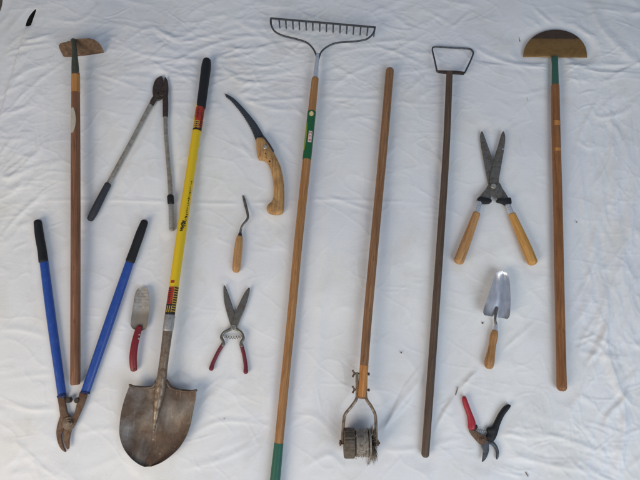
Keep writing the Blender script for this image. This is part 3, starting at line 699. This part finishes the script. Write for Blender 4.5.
mb = MB(); plate(mb, cr([(477.6, 198.2), (484, 199.2), (489.6, 200.6), (489.8, 203.6), (485, 204.4), (479, 203.8), (476.8, 202)], 3, True), 0.006, 0.018, 0.002); build(mb, 'bumper', M['black'], t)
mb = MB(); plate(mb, cr([(496.6, 200), (503, 200), (508.4, 199), (509.8, 202), (509.4, 205.6), (505, 205.8), (501, 203.8), (496.6, 202.8)], 3, True), 0.006, 0.018, 0.002); build(mb, 'bumper', M['black'], t)
mb = MB(); rod(mb, [(479.6, 202, 5.6, 0.015), (476.3, 215, 5.8, 0.015)], smooth=1, cap0='soft', cap1='flat'); build(mb, 'ferrule', M['chrome'], t)
mb = MB(); rod(mb, [(507.4, 203, 5.4, 0.015), (512.3, 215.5, 5.8, 0.015)], smooth=1, cap0='soft', cap1='flat'); build(mb, 'ferrule', M['chrome'], t)
mb = MB(); rod(mb, [(476.6, 213.6, 7.8, 0.0155), (472, 226, 8.8, 0.016), (465.4, 244, 10.2, 0.018), (459, 260.5, 10.6, 0.018)], flat=0.85, cap0='soft'); build(mb, 'handle', M['wood_pale'], t, 'worn grained handle')
mb = MB(); rod(mb, [(512, 214.4, 7.6, 0.0155), (517.6, 227, 8.8, 0.016), (525.4, 245, 10.4, 0.018), (532.2, 261.5, 10.8, 0.018)], flat=0.85, cap0='soft'); build(mb, 'handle', M['wood_yel'], t, 'smooth orange-yellow handle')
press([(482, 133), (494, 190), (478, 205), (458, 264)], 0.022); press([(503, 133), (494, 190), (510, 205), (534, 266)], 0.022)

# 13 bright trowel ----------------------------------------------------
t = thing('hand_trowel', 'shiny silver hand trowel with a turned wooden handle, below the hedge shears', 'trowel', T(490, 366, 0))
rows = [(500.5, 271.0, 504, 271.2), (497.6, 272.2, 506.6, 273), (495.4, 274.4, 508.4, 276), (493.2, 280, 509.8, 282.5), (490, 290, 510.4, 292), (487, 300, 510.8, 302), (484.4, 307, 510.2, 310.5), (483.2, 312, 509.6, 316), (484.4, 315.2, 507.6, 319)]
mb = MB(); dish(mb, rows, lambda u, v: 0.004+0.030*(1-math.sqrt(max(0, 1-(0.93*u)**2)))/0.632*(0.30+0.70*min(1, v*1.6))+0.016*(1-v), 0.0014, 30)
bl = build(mb, 'blade', mat_silver(T(504.2, 300).x-t.location.x), t)
mb = MB(); rod(mb, [(496.9, 308, 3.2, 0.010), (495.6, 315, 2.8, 0.014), (495.2, 320, 2.6, 0.017), (496.2, 325.5, 2.8, 0.015)], n=12); build(mb, 'shank', M['old_steel'], t)
mb = MB(); rod(mb, [(496.2, 323.8, 3.4, 0.014), (495.2, 332, 5.2, 0.014)], smooth=1, cap0='soft', cap1='flat'); build(mb, 'ferrule', M['chrome'], t)
mb = MB(); rod(mb, [(495, 331.4, 6.2, 0.0135), (494, 336, 8.0, 0.0135), (492.6, 344, 7.4, 0.0135), (491.2, 352, 8.2, 0.015), (489.6, 361, 10, 0.0165), (489, 365, 9.4, 0.0165)], cap0='soft'); build(mb, 'handle', M['beech'], t)
press([(503, 272), (495, 318), (489, 368)], 0.035)

# 14 bypass pruner ----------------------------------------------------
t = thing('pruner', 'open bypass pruner with one bright red grip and one black grip', 'pruner', T(483, 440, 0))
mb = MB(); plate(mb, cr([(463, 396.2), (461.9, 399), (463.4, 406), (466.4, 414), (467.8, 422), (468.4, 429), (473.4, 429.6), (475, 424.6), (474, 419.4), (470.6, 411), (467.2, 402), (465.2, 396.8)], 3, True), 0.004, 0.014, edge=(0.003, 0.005)); build(mb, 'grip', M['red_bright'], t, 'bright red grip', sharp=60)
mb = MB(); plate(mb, [(473.6, 424), (476.4, 424.6), (477, 427.6), (474, 430.4), (471, 430)], 0.006, 0.010, 0.0015); build(mb, 'catch', M['black'], t)
mb = MB(); plate(mb, cr([(469, 428.6), (470.6, 434), (474.6, 438.8), (479, 443.6), (485, 446.4), (488.6, 444), (488, 438.5), (483.6, 435), (479.4, 433.4), (476, 430.6), (473.8, 428)], 3, True), 0.0075, 0.005, 0.001); build(mb, 'tang', M['rust_steel'], t)
mb = MB(); plate(mb, cr([(507.6, 404.4), (503.4, 406.8), (498.4, 413.4), (494.4, 421.2), (491.8, 426.4), (487.4, 427.4), (486.2, 430), (487.2, 433), (485.6, 437), (489, 441.6), (493, 440.4), (496.2, 434.4), (499, 424.6), (503.2, 415.4), (509, 407.6), (509.6, 405)], 3, True), 0.004, 0.014, edge=(0.003, 0.005)); build(mb, 'grip', M['black'], t, 'black grip', sharp=60)
mb = MB(); plate(mb, cr([(480.4, 441), (481.2, 447), (482.6, 452), (482.2, 458), (481.8, 461.8), (484.4, 460.4), (487, 456.4), (488.7, 451), (488.8, 445), (487.8, 440)], 3, True), 0.0115, 0.003, edge=(0.002, 0.0015)); build(mb, 'blade', M['dark_steel'], t)
mb = MB(); plate(mb, cr([(489, 438.6), (494, 442), (497.4, 447), (498.6, 452.6), (497.6, 458.6), (495.8, 458.8), (495.8, 453.4), (494.4, 448.6), (491.4, 445), (487, 443)], 3, True), 0.005, 0.005, 0.001); build(mb, 'hook', M['dark_steel'], t)
mb = MB(); disc(mb, 483.2, 440.6, 3.4, 0.012, 0.004, 20); disc(mb, 483.2, 440.6, 2.0, 0.016, 0.003, 6); build(mb, 'pivot_bolt', M['rust_steel'], t)
mb = MB(); path = []
for k in range(41):
    q = k/40; a = q*2*math.pi*5; c = T(476.5+10*q, 430.6+0.8*q, 0.011)
    path.append((c.x, c.y+0.0036*math.cos(a), c.z+0.0036*math.sin(a), 0.0008, 0.0008))
sweep(mb, path, n=6, smooth=2); build(mb, 'spring', M['old_steel'], t)
press([(463, 397), (472, 430), (485, 444), (484, 460)], 0.018); press([(508, 405), (494, 432), (497, 456)], 0.018)

# 15 half moon edger --------------------------------------------------
t = thing('lawn_edger', 'half-moon edger with a two-toned brown blade, green socket and long orange-brown handle', 'edger', T(561, 390, 0))
o_ = [(523.1, 57.2), (523.4, 53.2)]
for k in range(1, 20):
    a = math.pi*(1-k/20); o_.append((555+31.9*math.cos(a), 56.6-26.8*math.sin(a)**0.93+0.4*math.cos(a)*-1))
o_ += [(586.7, 54), (587, 57.9), (571, 57.6), (560, 57.8), (549, 57.2), (538, 57.0)]
mb = MB(); plate(mb, o_, lambda x, y: 0.004+(58-abs(y-44)*1.2-30)/28*0.008, 0.003, edge=(0.002, 0.0015))
build(mb, 'blade', mat_edger(T(555, 40.5).y-t.location.y), t)
mb = MB(); rod(mb, [(554.7, 58.0, 6.4, 0.012), (554.8, 60, 6.4, 0.015), (555, 66, 6.2, 0.018), (555.3, 89, 7.2, 0.018)], cap0='flat', cap1='soft'); build(mb, 'socket', M['green_socket'], t)
mb = MB(); rod(mb, [(555.3, 86, 8.0, 0.018), (556, 130, 8.6, 0.019), (557.8, 200, 9.0, 0.019), (559.6, 290, 9.4, 0.0185), (561.2, 360, 9.6, 0.018), (561.8, 387, 10.2, 0.0185)], cap0='soft', cap1='round'); hd = build(mb, 'handle', M['wood_orange'], t)
for (y, s_) in ((124.5, 2.4), (150.8, 1.6)):
    mb = MB(); x = 555.3+(y-86)*0.018; wrap(mb, (x, y-s_), (x, y+s_), 8.7, 8.7, 0, 1, 30, 160, 0.0004, 0.019, 0.019, shape=lambda q: 0.7+0.25*math.sin(q*19)); build(mb, 'scuffed_print', M['wood_lt'], hd)
press([(530, 50), (555, 36), (580, 50)], 0.05); press([(555, 60), (562, 391)], 0.02)

# ------------------------------------------------------------------ crumbs and bits on the sheet
def crumb(px, py, s, label, mat='soil', st=1.0, ang=0.0, name='soil_crumb', cat='crumb'):
    mb = MB(); r = s*0.40*S(py); c = T(px, py, r*0.4+0.0006)
    nl, ns = 6, 9; rings = []
    for i in range(1, nl):
        th = math.pi*i/nl; ring = []
        for k in range(ns):
            ph = 2*math.pi*k/ns; q = r*random.uniform(0.75, 1.15)
            x = q*math.sin(th)*math.cos(ph); y = q*math.sin(th)*math.sin(ph)*st
            ring.append(mb.add((c.x+x*math.cos(ang)-y*math.sin(ang), c.y+x*math.sin(ang)+y*math.cos(ang), c.z+q*0.6*math.cos(th))))
        rings.append(ring)
    for i in range(len(rings)-1):
        for k in range(ns): mb.f.append((rings[i][k], rings[i][(k+1) % ns], rings[i+1][(k+1) % ns], rings[i+1][k]))
    mb.f.append(tuple(rings[0])); mb.f.append(tuple(reversed(rings[-1])))
    o = build(mb, name, M[mat], None, origin=T(px, py, 0), sharp=180)
    tag(o, label, cat, 'soil and plant bits scattered on the sheet'); return o
crumb(482.6, 323, 2.6, 'dark soil crumb left of the silver trowel shank')
crumb(401.2, 352.6, 2.2, 'dark soil crumb between the wheeled edger and the stirrup hoe')
crumb(130, 49.3, 2.4, 'tan crumb on the sheet right of the hoe blade', 'leaf', 0.6)
crumb(576.6, 222, 1.8, 'dark speck on the sheet right of the half-moon edger handle')
crumb(224.2, 418.8, 1.3, 'small speck on the sheet right of the shovel blade')
crumb(510.6, 452.8, 1.6, 'small speck on the sheet right of the pruner hook')
def bit(pts, w, label, mat='soil'):
    mb = MB(); rod(mb, [(x, y, w*0.7, 0.0015+0.0003*i) for i, (x, y) in enumerate(pts)], n=8); o = build(mb, 'twig_or_stain', M[mat], None, origin=T(*pts[0], 0)); tag(o, label, 'twig', 'soil and plant bits scattered on the sheet')
bit([(457.6, 387.2), (456.9, 390.5), (455.6, 395)], 1.0, 'short dark twig above the red pruner grip')
bit([(89.6, 16.6), (88, 18.8), (85.6, 20.2)], 1.2, 'small dark twig above the hoe blade near the top edge')
bit([(525.8, 472.4), (528, 476.4)], 1.3, 'short dark twig near the bottom edge right of the pruner')
bit([(518.8, 36.5), (519.2, 39), (520, 41.5)], 0.9, 'short dark twig left of the half-moon blade')
bit([(527.2, 88), (526.8, 95), (527.3, 102)], 0.6, 'thin brown strand in place of a sheet stain, below the left of the half-moon blade', 'leaf')  # raised strand added in place of a brown smudge stain in the cloth

# ------------------------------------------------------------------ the sheet
X0, X1, Y0, Y1, ST = -1.56, 1.56, -1.06, 1.44, 0.0031
xs = np.arange(X0, X1, ST); ys = np.arange(Y0, Y1, ST); NX, NY = len(xs), len(ys)
GX, GY = np.meshgrid(xs, ys)
def vnoise(scale, seed, ang=0.0, sx=1.0, sy=1.0):
    r = np.random.default_rng(seed); tab = r.standard_normal((256, 256))
    c, s = math.cos(ang), math.sin(ang)
    u = ((GX*c+GY*s)/sx/scale+500); v = ((-GX*s+GY*c)/sy/scale+500)
    iu = np.floor(u).astype(int); iv = np.floor(v).astype(int); fu = u-iu; fv = v-iv
    fu = fu*fu*fu*(fu*(fu*6-15)+10); fv = fv*fv*fv*(fv*(fv*6-15)+10)
    g = lambda a, b: tab[a % 256, b % 256]
    return (g(iu, iv)*(1-fu)+g(iu+1, iv)*fu)*(1-fv)+(g(iu, iv+1)*(1-fu)+g(iu+1, iv+1)*fu)*fv
H = 0.0040*vnoise(0.34, 1)+0.0016*vnoise(0.15, 2)+0.0004*vnoise(0.06, 3)
def crease(pts, amp, w, skew=0.0):
    """raised fold along world points; skew makes one flank steep"""
    P = np.array(cr(pts, 6)); seg = list(zip(P[:-1], P[1:])); n = len(seg)
    pad = w*4
    x0, x1 = P[:, 0].min()-pad, P[:, 0].max()+pad; y0, y1 = P[:, 1].min()-pad, P[:, 1].max()+pad
    i0, i1 = np.searchsorted(xs, [x0, x1]); j0, j1 = np.searchsorted(ys, [y0, y1])
    if i1-i0 < 2 or j1-j0 < 2: return
    gx = GX[j0:j1, i0:i1]; gy = GY[j0:j1, i0:i1]
    bd = np.full(gx.shape, 9.0); bs = np.zeros(gx.shape); bt = np.zeros(gx.shape)
    for k, (a, b) in enumerate(seg):
        d = b-a; L2 = max(float(d@d), 1e-9)
        t_ = np.clip(((gx-a[0])*d[0]+(gy-a[1])*d[1])/L2, 0, 1)
        qx = gx-(a[0]+t_*d[0]); qy = gy-(a[1]+t_*d[1]); dd = np.sqrt(qx*qx+qy*qy)
        sgn = np.sign(d[0]*qy-d[1]*qx); m = dd < bd
        bd = np.where(m, dd, bd); bs = np.where(m, sgn, bs); bt = np.where(m, (k+t_)/n, bt)
    ww = w*(1+skew*bs)
    taper = np.sin(np.pi*np.clip(bt, 0.0, 1.0))**0.7
    taper = np.where((bt <= 0) | (bt >= 1), 0, taper)
    prof = np.exp(-(bd/ww)**2) - 0.35*np.exp(-((bd-2.2*w)/(1.3*w))**2)
    H[j0:j1, i0:i1] += amp*taper*prof
def pc(pts, amp, wpx, skew=0.3): crease([tuple(T(x, y, 0).xy) for x, y in pts], amp, wpx*S(pts[0][1]), skew)
def field(cx, cy, rx, ry, n, ang, spread, length, amp, wpx):
    for _ in range(n):
        x = cx+rng.uniform(-rx, rx); y = cy+rng.uniform(-ry, ry); a = math.radians(ang+rng.normal(0, spread)); L = length*rng.uniform(0.4, 1.3)
        b = rng.normal(0, 0.10)*L
        dx, dy = math.cos(a)*L/2, -math.sin(a)*L/2
        pc([(x-dx, y-dy), (x-dx*0.3-dy/L*b, y-dy*0.3+dx/L*b), (x+dx*0.35-dy/L*b*0.8, y+dy*0.35+dx/L*b*0.8), (x+dx, y+dy)], amp*rng.uniform(0.4, 1.2), wpx*rng.uniform(0.7, 1.3), rng.uniform(-0.45, 0.45))
def step(pts, h, wpx, reach):
    """the cloth laps over itself: high on the left of the line, dropping sharply, fading out over reach px"""
    P = np.array([tuple(T(x, y, 0).xy) for x, y in pts]); n = len(P)-1
    bd = np.full(H.shape, 9.0); bs = np.zeros(H.shape); bt = np.zeros(H.shape)
    for k in range(n):
        a, b = P[k], P[k+1]; d = b-a; L2 = float(d@d)
        t_ = np.clip(((GX-a[0])*d[0]+(GY-a[1])*d[1])/L2, 0, 1)
        qx = GX-(a[0]+t_*d[0]); qy = GY-(a[1]+t_*d[1]); dd = np.hypot(qx, qy); sg = d[0]*qy-d[1]*qx
        m = dd < bd; bd = np.where(m, dd, bd); bs = np.where(m, np.sign(sg), bs); bt = np.where(m, (k+t_)/n, bt)
    w = wpx*S(pts[0][1]); sd = bs*bd; rc = reach*S(pts[0][1])
    up = 1/(1+np.exp(-sd/w*3))
    H[:] += h*up*np.exp(-(np.maximum(sd, 0)/rc)**2)*np.clip(np.sin(np.pi*np.clip(bt, 0.001, 0.999))*3, 0, 1)*(bd < 3*rc)
def ridged(scale, seed, ang, sx, sy, p=4):
    n = np.abs(vnoise(scale, seed, ang, sx, sy)+0.35*vnoise(scale*0.45, seed+50, ang+0.5, sx, sy)); return np.clip(1-n*1.3, 0, 1)**p
def zone(cx, cy, rx, ry):
    c = T(cx, cy, 0); q = ((GX-c.x)/(rx*S(cy)))**2+((GY-c.y)/(ry*S(cy)*1.15))**2; return np.exp(-q)
zt_ = zone(210, 55, 130, 60)+zone(390, 60, 110, 60)+0.7*zone(590, 60, 60, 60)+0.5*zone(240, -40, 400, 60)+0.8*zone(20, 150, 50, 120)
zr_ = zone(618, 230, 40, 190)+zone(610, 420, 60, 90)+0.5*zone(540, 450, 90, 50)
H += 0.0009*np.clip(zt_, 0, 1)*ridged(0.045, 21, 0.1, 2.6, 0.8)
H += 0.0008*np.clip(zt_, 0.12, 1)*ridged(0.03, 22, -0.35, 2.2, 0.8)
H += 0.0016*np.clip(zr_, 0, 1)*ridged(0.06, 23, 1.45, 2.8, 0.7)
H += 0.0010*np.clip(zr_, 0, 1)*ridged(0.035, 24, 1.0, 2.0, 0.8)
H += 0.0007*ridged(0.09, 25, 0.9, 2.2, 0.8, 6)+0.0008*ridged(0.11, 26, -0.6, 2.4, 0.7, 6)+0.0028*ridged(0.30, 31, 1.2, 1.8, 0.7, 3)*(0.35+0.65*np.clip(zr_+zone(60, 330, 90, 200)+zone(300, 440, 260, 60), 0, 1))
step([(27, 27), (21, 52), (11, 84), (2, 112), (-12, 160)], 0.0075, 1.1, 40)
step([(660, 74), (600, 73), (560, 68), (500, 66), (470, 60)], 0.0028, 1.2, 14)
step([(505, 346), (470, 376), (444, 408), (418, 464)], 0.0026, 1.2, 16)
step([(432, 350), (404, 386), (376, 446)], 0.0030, 1.2, 16)
step([(616, 120), (617, 200), (618, 270), (614, 340)], 0.0036, 2.4, 18)
step([(596, 170), (594, 240), (600, 310)], 0.0026, 2.4, 16)
step([(622, 470), (624, 410), (608, 350), (607, 290)], 0.0036, 2.4, 18)
# traced folds
pc([(120, 48), (150, 30), (180, 40), (215, 12)], 0.0022, 2.6)
pc([(168, 72), (190, 55), (225, 42), (262, 36)], 0.0024, 2.4)
pc([(118, 46), (150, 58), (190, 60), (240, 58), (268, 47)], 0.0022, 2.4)
pc([(145, 20), (175, 42), (205, 38), (250, 26)], 0.0020, 2.4)
pc([(105, 72), (150, 66), (200, 62), (262, 70)], 0.0018, 2.4)
pc([(215, 60), (240, 82), (275, 84)], 0.0020, 2.4)
pc([(210, 72), (235, 95), (268, 108), (300, 112)], 0.0018, 2.4)
pc([(100, 78), (200, 78), (300, 72)], 0.0014, 2.2)
pc([(325, 30), (350, 45), (400, 40), (435, 45)], 0.0018, 2.4)
pc([(330, 55), (380, 48), (430, 68)], 0.0020, 2.2)
pc([(325, 95), (350, 75), (385, 62)], 0.0018, 2.4)
pc([(460, 40), (495, 60), (540, 68), (640, 66)], 0.0030, 2.6, 0.5)
pc([(478, 66), (560, 66), (600, 74), (640, 72)], 0.0028, 2.2, 0.5)
pc([(530, 5), (548, 22), (560, 28)], 0.0025, 2.2)
pc([(590, 0), (602, 30), (630, 60), (650, 68)], 0.0035, 4.5)
pc([(100, 101), (220, 104), (330, 98), (470, 108)], 0.0012, 2.0)
pc([(0, 204), (90, 200), (230, 204), (330, 200), (430, 204)], 0.0014, 1.8, 0.5)
pc([(420, 462), (440, 420), (470, 378), (508, 346), (540, 318)], 0.0032, 2.2, 0.4)
pc([(375, 440), (400, 405), (430, 368)], 0.0034, 2.6, 0.4)
pc([(380, 432), (415, 395), (432, 350)], 0.0022, 2.2, 0.4)
pc([(376, 448), (410, 450), (470, 436)], 0.0016, 2.4)
pc([(585, 190), (592, 250), (600, 300)], 0.003, 4.0, 0.4)
pc([(612, 130), (613, 190), (616, 260), (612, 330)], 0.0042, 4.2, 0.4)
pc([(634, 150), (632, 210), (622, 260), (628, 300), (640, 330)], 0.0048, 5.0, 0.4)
pc([(605, 300), (606, 350), (622, 400), (620, 440), (612, 480)], 0.0048, 4.0, 0.4)
pc([(580, 335), (602, 352), (615, 388), (640, 412)], 0.0032, 2.6, 0.4)
pc([(640, 360), (622, 398), (604, 420), (600, 470)], 0.0040, 3.0, 0.4)
pc([(570, 330), (590, 300), (588, 260)], 0.0026, 3.0, 0.4)
pc([(520, 430), (570, 440), (605, 455)], 0.0024, 2.6)
pc([(500, 450), (540, 462), (600, 474)], 0.0024, 3.0)
pc([(560, 290), (562, 330), (584, 372)], 0.0015, 2.6)
pc([(590, 110), (600, 118), (625, 112), (640, 96)], 0.0024, 2.6)
pc([(575, 140), (588, 148), (596, 146)], 0.0018, 2.2)
pc([(0, 200), (20, 185), (30, 160), (42, 150)], 0.0030, 3.2)
pc([(0, 240), (12, 222), (30, 205), (50, 190)], 0.0032, 2.6)
pc([(0, 175), (10, 178), (22, 168)], 0.0026, 2.6)
pc([(0, 120), (20, 80), (60, 62)], 0.0028, 3.4, 0.5)
pc([(10, 112), (40, 84), (72, 60)], 0.0022, 2.4, 0.5)
pc([(50, 20), (80, 22), (100, 4)], 0.0018, 2.6)
pc([(0, 330), (20, 330), (60, 340)], 0.0014, 2.8)
pc([(0, 402), (40, 410), (110, 400)], 0.0016, 2.8)
pc([(0, 380), (60, 374), (110, 386)], 0.0012, 2.6)
pc([(2, 470), (20, 452), (30, 420)], 0.0016, 2.6)
pc([(190, 436), (220, 422), (262, 424)], 0.0016, 2.2)
pc([(180, 470), (220, 460), (265, 440)], 0.0018, 3.0)
pc([(300, 470), (330, 455), (345, 470)], 0.0020, 3.0)
pc([(283, 430), (310, 415), (340, 440)], 0.0014, 3.0)
pc([(322, 195), (350, 204), (374, 212)], 0.0014, 2.0)
pc([(395, 215), (392, 260), (388, 320)], 0.0015, 2.6)
pc([(330, 180), (322, 280), (314, 380), (310, 440)], 0.0022, 5.0, 0.3)
pc([(108, 90), (98, 160), (92, 230)], 0.0018, 5.0)
def fine(cx, cy, rx, ry, n, ang, spread, length, amp):
    field(cx, cy, rx, ry, n, ang, spread, length, amp, 1.15)
fine(205, 55, 110, 45, 70, 4, 26, 34, 0.0008)
fine(390, 60, 90, 50, 45, 8, 34, 30, 0.0007)
fine(590, 60, 50, 50, 26, 5, 30, 30, 0.0009)
fine(25, 150, 30, 100, 34, 42, 24, 28, 0.0009)
fine(615, 230, 26, 130, 40, 84, 16, 44, 0.0010)
fine(612, 400, 34, 75, 36, 66, 30, 36, 0.0010)
fine(540, 450, 80, 26, 34, -14, 18, 40, 0.0008)
fine(330, 250, 300, 200, 150, 20, 80, 30, 0.00045)
fine(320, 420, 300, 50, 60, 10, 50, 34, 0.0006)
# loose crumple fields (photo zones)
field(205, 55, 110, 45, 60, 4, 24, 60, 0.00125, 2.1)
field(370, 55, 70, 45, 30, 8, 30, 50, 0.00110, 2.2)
field(270, 120, 40, 30, 14, -25, 20, 40, 0.0011, 2.4)
field(360, 120, 30, 40, 12, 30, 30, 36, 0.0010, 2.4)
field(20, 100, 30, 90, 26, 40, 20, 40, 0.0017, 2.3)
field(25, 210, 30, 50, 14, 45, 20, 40, 0.0018, 2.6)
field(612, 230, 30, 120, 34, 86, 12, 70, 0.0021, 2.8)
field(615, 400, 30, 70, 26, 70, 30, 50, 0.0021, 2.6)
field(600, 60, 50, 50, 22, 5, 28, 40, 0.0016, 2.4)
field(540, 450, 70, 25, 22, -16, 14, 60, 0.0013, 2.4)
field(520, 250, 40, 120, 14, 70, 35, 50, 0.0006, 3.0)
field(480, 60, 60, 50, 14, 0, 40, 50, 0.0010, 2.4)
field(50, 420, 60, 60, 22, 10, 30, 60, 0.0008, 2.8)
field(230, 420, 60, 50, 14, 15, 22, 50, 0.0009, 2.8)
field(330, 250, 260, 160, 40, 20, 60, 60, 0.00045, 2.6)
field(320, -40, 420, 50, 70, 10, 40, 80, 0.0016, 3.0)
field(320, 560, 420, 60, 60, 10, 40, 80, 0.0016, 3.0)
field(-70, 240, 60, 260, 60, 60, 40, 80, 0.002, 3.0)
field(720, 240, 70, 260, 60, 80, 40, 80, 0.002, 3.0)
# cloth is pressed flat under what lies on it
MK = np.ones_like(H)
for pts, w in FOOT:
    for a, b in zip(pts[:-1], pts[1:]):
        a = np.array(a); b = np.array(b); d = b-a; L2 = max(float(d@d), 1e-9)
        t_ = np.clip(((GX-a[0])*d[0]+(GY-a[1])*d[1])/L2, 0, 1)
        dd = np.hypot(GX-(a[0]+t_*d[0]), GY-(a[1]+t_*d[1]))
        q = np.clip((dd-w*0.8)/0.035, 0, 1); MK = np.minimum(MK, q*q*(3-2*q))
H = np.where(MK < 1, H*MK + np.minimum(H, 0)*0.0, H)
H -= 0.0004*(1-MK)

# gap: the sheet's torn corner (upper left) where dark ground shows
def inpoly(poly, X, Y):
    ins = np.zeros(X.shape, bool); n = len(poly)
    for i in range(n):
        (xa, ya), (xb, yb) = poly[i], poly[(i+1) % n]
        c = ((ya > Y) != (yb > Y)) & (X < (xb-xa)*(Y-ya)/(yb-ya+1e-12)+xa); ins ^= c
    return ins
gap = [tuple(T(x, y, 0).xy) for x, y in ((26.2, 26.8), (27.8, 21.5), (30.2, 17), (33.6, 12.5), (36.4, 9.8), (37.0, 11), (35.6, 16), (33.6, 22), (31.9, 26.6), (29, 27.4))]
cor = [tuple(T(x, y, 0).xy) for x, y in ((3.4, -20), (3.0, -2), (1.8, 6), (-0.5, 13), (-6, 24), (-80, 60), (-80, -60), (6, -60))]
# sink the cloth steeply around the slit so its edge turns down into the hole
def hmask(poly, X, Y): return inpoly(poly, X, Y)
fx = (GX[:-1, :-1]+ST/2); fy = (GY[:-1, :-1]+ST/2)
def snap(poly):
    """move grid points that lie close to the slit outline onto it, for a clean hem"""
    P = [np.array(p) for p in poly]; n = len(P)
    cx = np.array(poly).mean(0)
    near = (np.abs(GX-cx[0]) < 0.5) & (np.abs(GY-cx[1]) < 0.5)
    J, I = np.where(near)
    X = GX[J, I]; Y = GY[J, I]; bd = np.full(X.shape, 9.0); bx = X.copy(); by = Y.copy()
    for i in range(n):
        a = P[i]; b = P[(i+1) % n]; d = b-a; L2 = max(float(d@d), 1e-12)
        t_ = np.clip(((X-a[0])*d[0]+(Y-a[1])*d[1])/L2, 0, 1); qx = a[0]+t_*d[0]; qy = a[1]+t_*d[1]
        dd = np.hypot(X-qx, Y-qy); m = dd < bd; bd = np.where(m, dd, bd); bx = np.where(m, qx, bx); by = np.where(m, qy, by)
    m = EDGE[J, I]
    GX[J[m], I[m]] = bx[m]; GY[J[m], I[m]] = by[m]
keep = ~(inpoly(gap, fx, fy) | inpoly(cor, fx, fy))
def nb(k):
    e = np.zeros((NY, NX), bool); e[:-1, :-1] |= k; e[1:, :-1] |= k; e[:-1, 1:] |= k; e[1:, 1:] |= k; return e
_kp = keep
for pl in (gap, cor):
    EDGE = nb(keep) & nb(inpoly(pl, fx, fy)); snap(pl)
idx = np.arange(NX*NY).reshape(NY, NX)
quads = np.stack([idx[:-1, :-1], idx[:-1, 1:], idx[1:, 1:], idx[1:, :-1]], -1)[keep]
co = np.stack([GX, GY, H], -1).reshape(-1, 3)
me = bpy.data.meshes.new('bed_sheet')
me.vertices.add(len(co)); me.vertices.foreach_set('co', co.ravel().astype(np.float32))
nq = len(quads); me.loops.add(nq*4); me.polygons.add(nq)
me.loops.foreach_set('vertex_index', quads.ravel().astype(np.int32))
me.polygons.foreach_set('loop_start', np.arange(0, nq*4, 4, dtype=np.int32))
me.polygons.foreach_set('use_smooth', np.ones(nq, bool))
me.update(); me.validate()
t = NT('white cotton sheet')
n1 = t.noise(t.vec(2.2, 2.2, 2.2, False), 1, 4, 0.55)
c = t.ramp(n1, [(0.35, lin((224, 224, 226))), (0.65, lin((232, 231, 228)))])
n2 = t.noise(t.vec(38, 38, 38, False), 1, 5, 0.6)
c = t.mix(t.ramp(n2, [(0.66, 0.0), (0.80, 0.28)]), c, lin((186, 174, 156)))
n3 = t.noise(t.vec(5.5, 5.5, 5.5, False), 1, 7, 0.66, 0.6)
c = t.mix(t.ramp(n3, [(0.50, 0.0), (0.72, 0.40)]), c, lin((208, 202, 188)))
sp = t.noise(t.vec(190, 190, 190, False), 1, 2, 0.5)
c = t.mix(t.ramp(sp, [(0.76, 0.0), (0.80, 0.35)]), c, lin((140, 128, 112)))
t.link(c, t.b.inputs['Base Color']); t.b.inputs['Roughness'].default_value = 0.85
t.b.inputs['Specular IOR Level'].default_value = 0.15; t.b.inputs['Sheen Weight'].default_value = 0.1
cn = t.noise(t.vec(42, 60, 42, False), 1, 7, 0.72, 1.2)
wv = t.noise(t.vec(900, 900, 900, False), 1, 2, 0.5)
ad = t.new('ShaderNodeMath', operation='MULTIPLY_ADD'); t.link(wv, ad.inputs[0]); ad.inputs[1].default_value = 0.16; t.link(cn, ad.inputs[2])
t.bump(ad.outputs[0], 0.28, 0.0024)
me.materials.append(t.m)
sheet = bpy.data.objects.new('bed_sheet', me); col.objects.link(sheet)
so = sheet.modifiers.new('thickness', 'SOLIDIFY'); so.thickness = 0.0012; so.offset = -1
tag(sheet, 'wrinkled white cotton sheet spread flat under all the garden tools', 'sheet')

# ground below
mb = MB(); E = 4.0
q = [mb.add((x*E, y*E, -0.022)) for x, y in ((-1, -1), (1, -1), (1, 1), (-1, 1))]; mb.f.append(tuple(q))
t = NT('dark ground'); n = t.noise(t.vec(30, 30, 30, False), 1, 8, 0.7)
t.link(t.ramp(n, [(0.3, lin((84, 74, 66))), (0.7, lin((120, 106, 92)))]), t.b.inputs['Base Color']); t.b.inputs['Roughness'].default_value = 0.9
g = build(mb, 'ground', t.m); tag(g, kind='structure')

# ------------------------------------------------------------------ light
w = bpy.data.worlds.new('World'); scene.world = w; w.use_nodes = True
bg = w.node_tree.nodes['Background']; bg.inputs[0].default_value = (0.62, 0.75, 1.0, 1); bg.inputs[1].default_value = 0.28
def area(name, loc, target, size, power, color, sy=None):
    d = bpy.data.lights.new(name, 'AREA'); d.energy = power; d.color = color; d.shape = 'RECTANGLE'; d.size = size; d.size_y = sy or size
    o = bpy.data.objects.new(name, d); col.objects.link(o); o.location = loc
    o.rotation_euler = (Vector(target)-Vector(loc)).to_track_quat('-Z', 'Y').to_euler(); return o
area('warm_light', (-2.2, -2.3, 1.9), (0, -0.3, 0), 2.0, 78, (1.0, 0.86, 0.68))
area('cool_light', (1.7, -2.3, 2.3), (0, -0.3, 0), 2.3, 62, (0.80, 0.90, 1.0))
scene.view_settings.view_transform = 'Standard'; scene.view_settings.look = 'None'
scene.view_settings.exposure = 0.0; scene.view_settings.gamma = 1.0
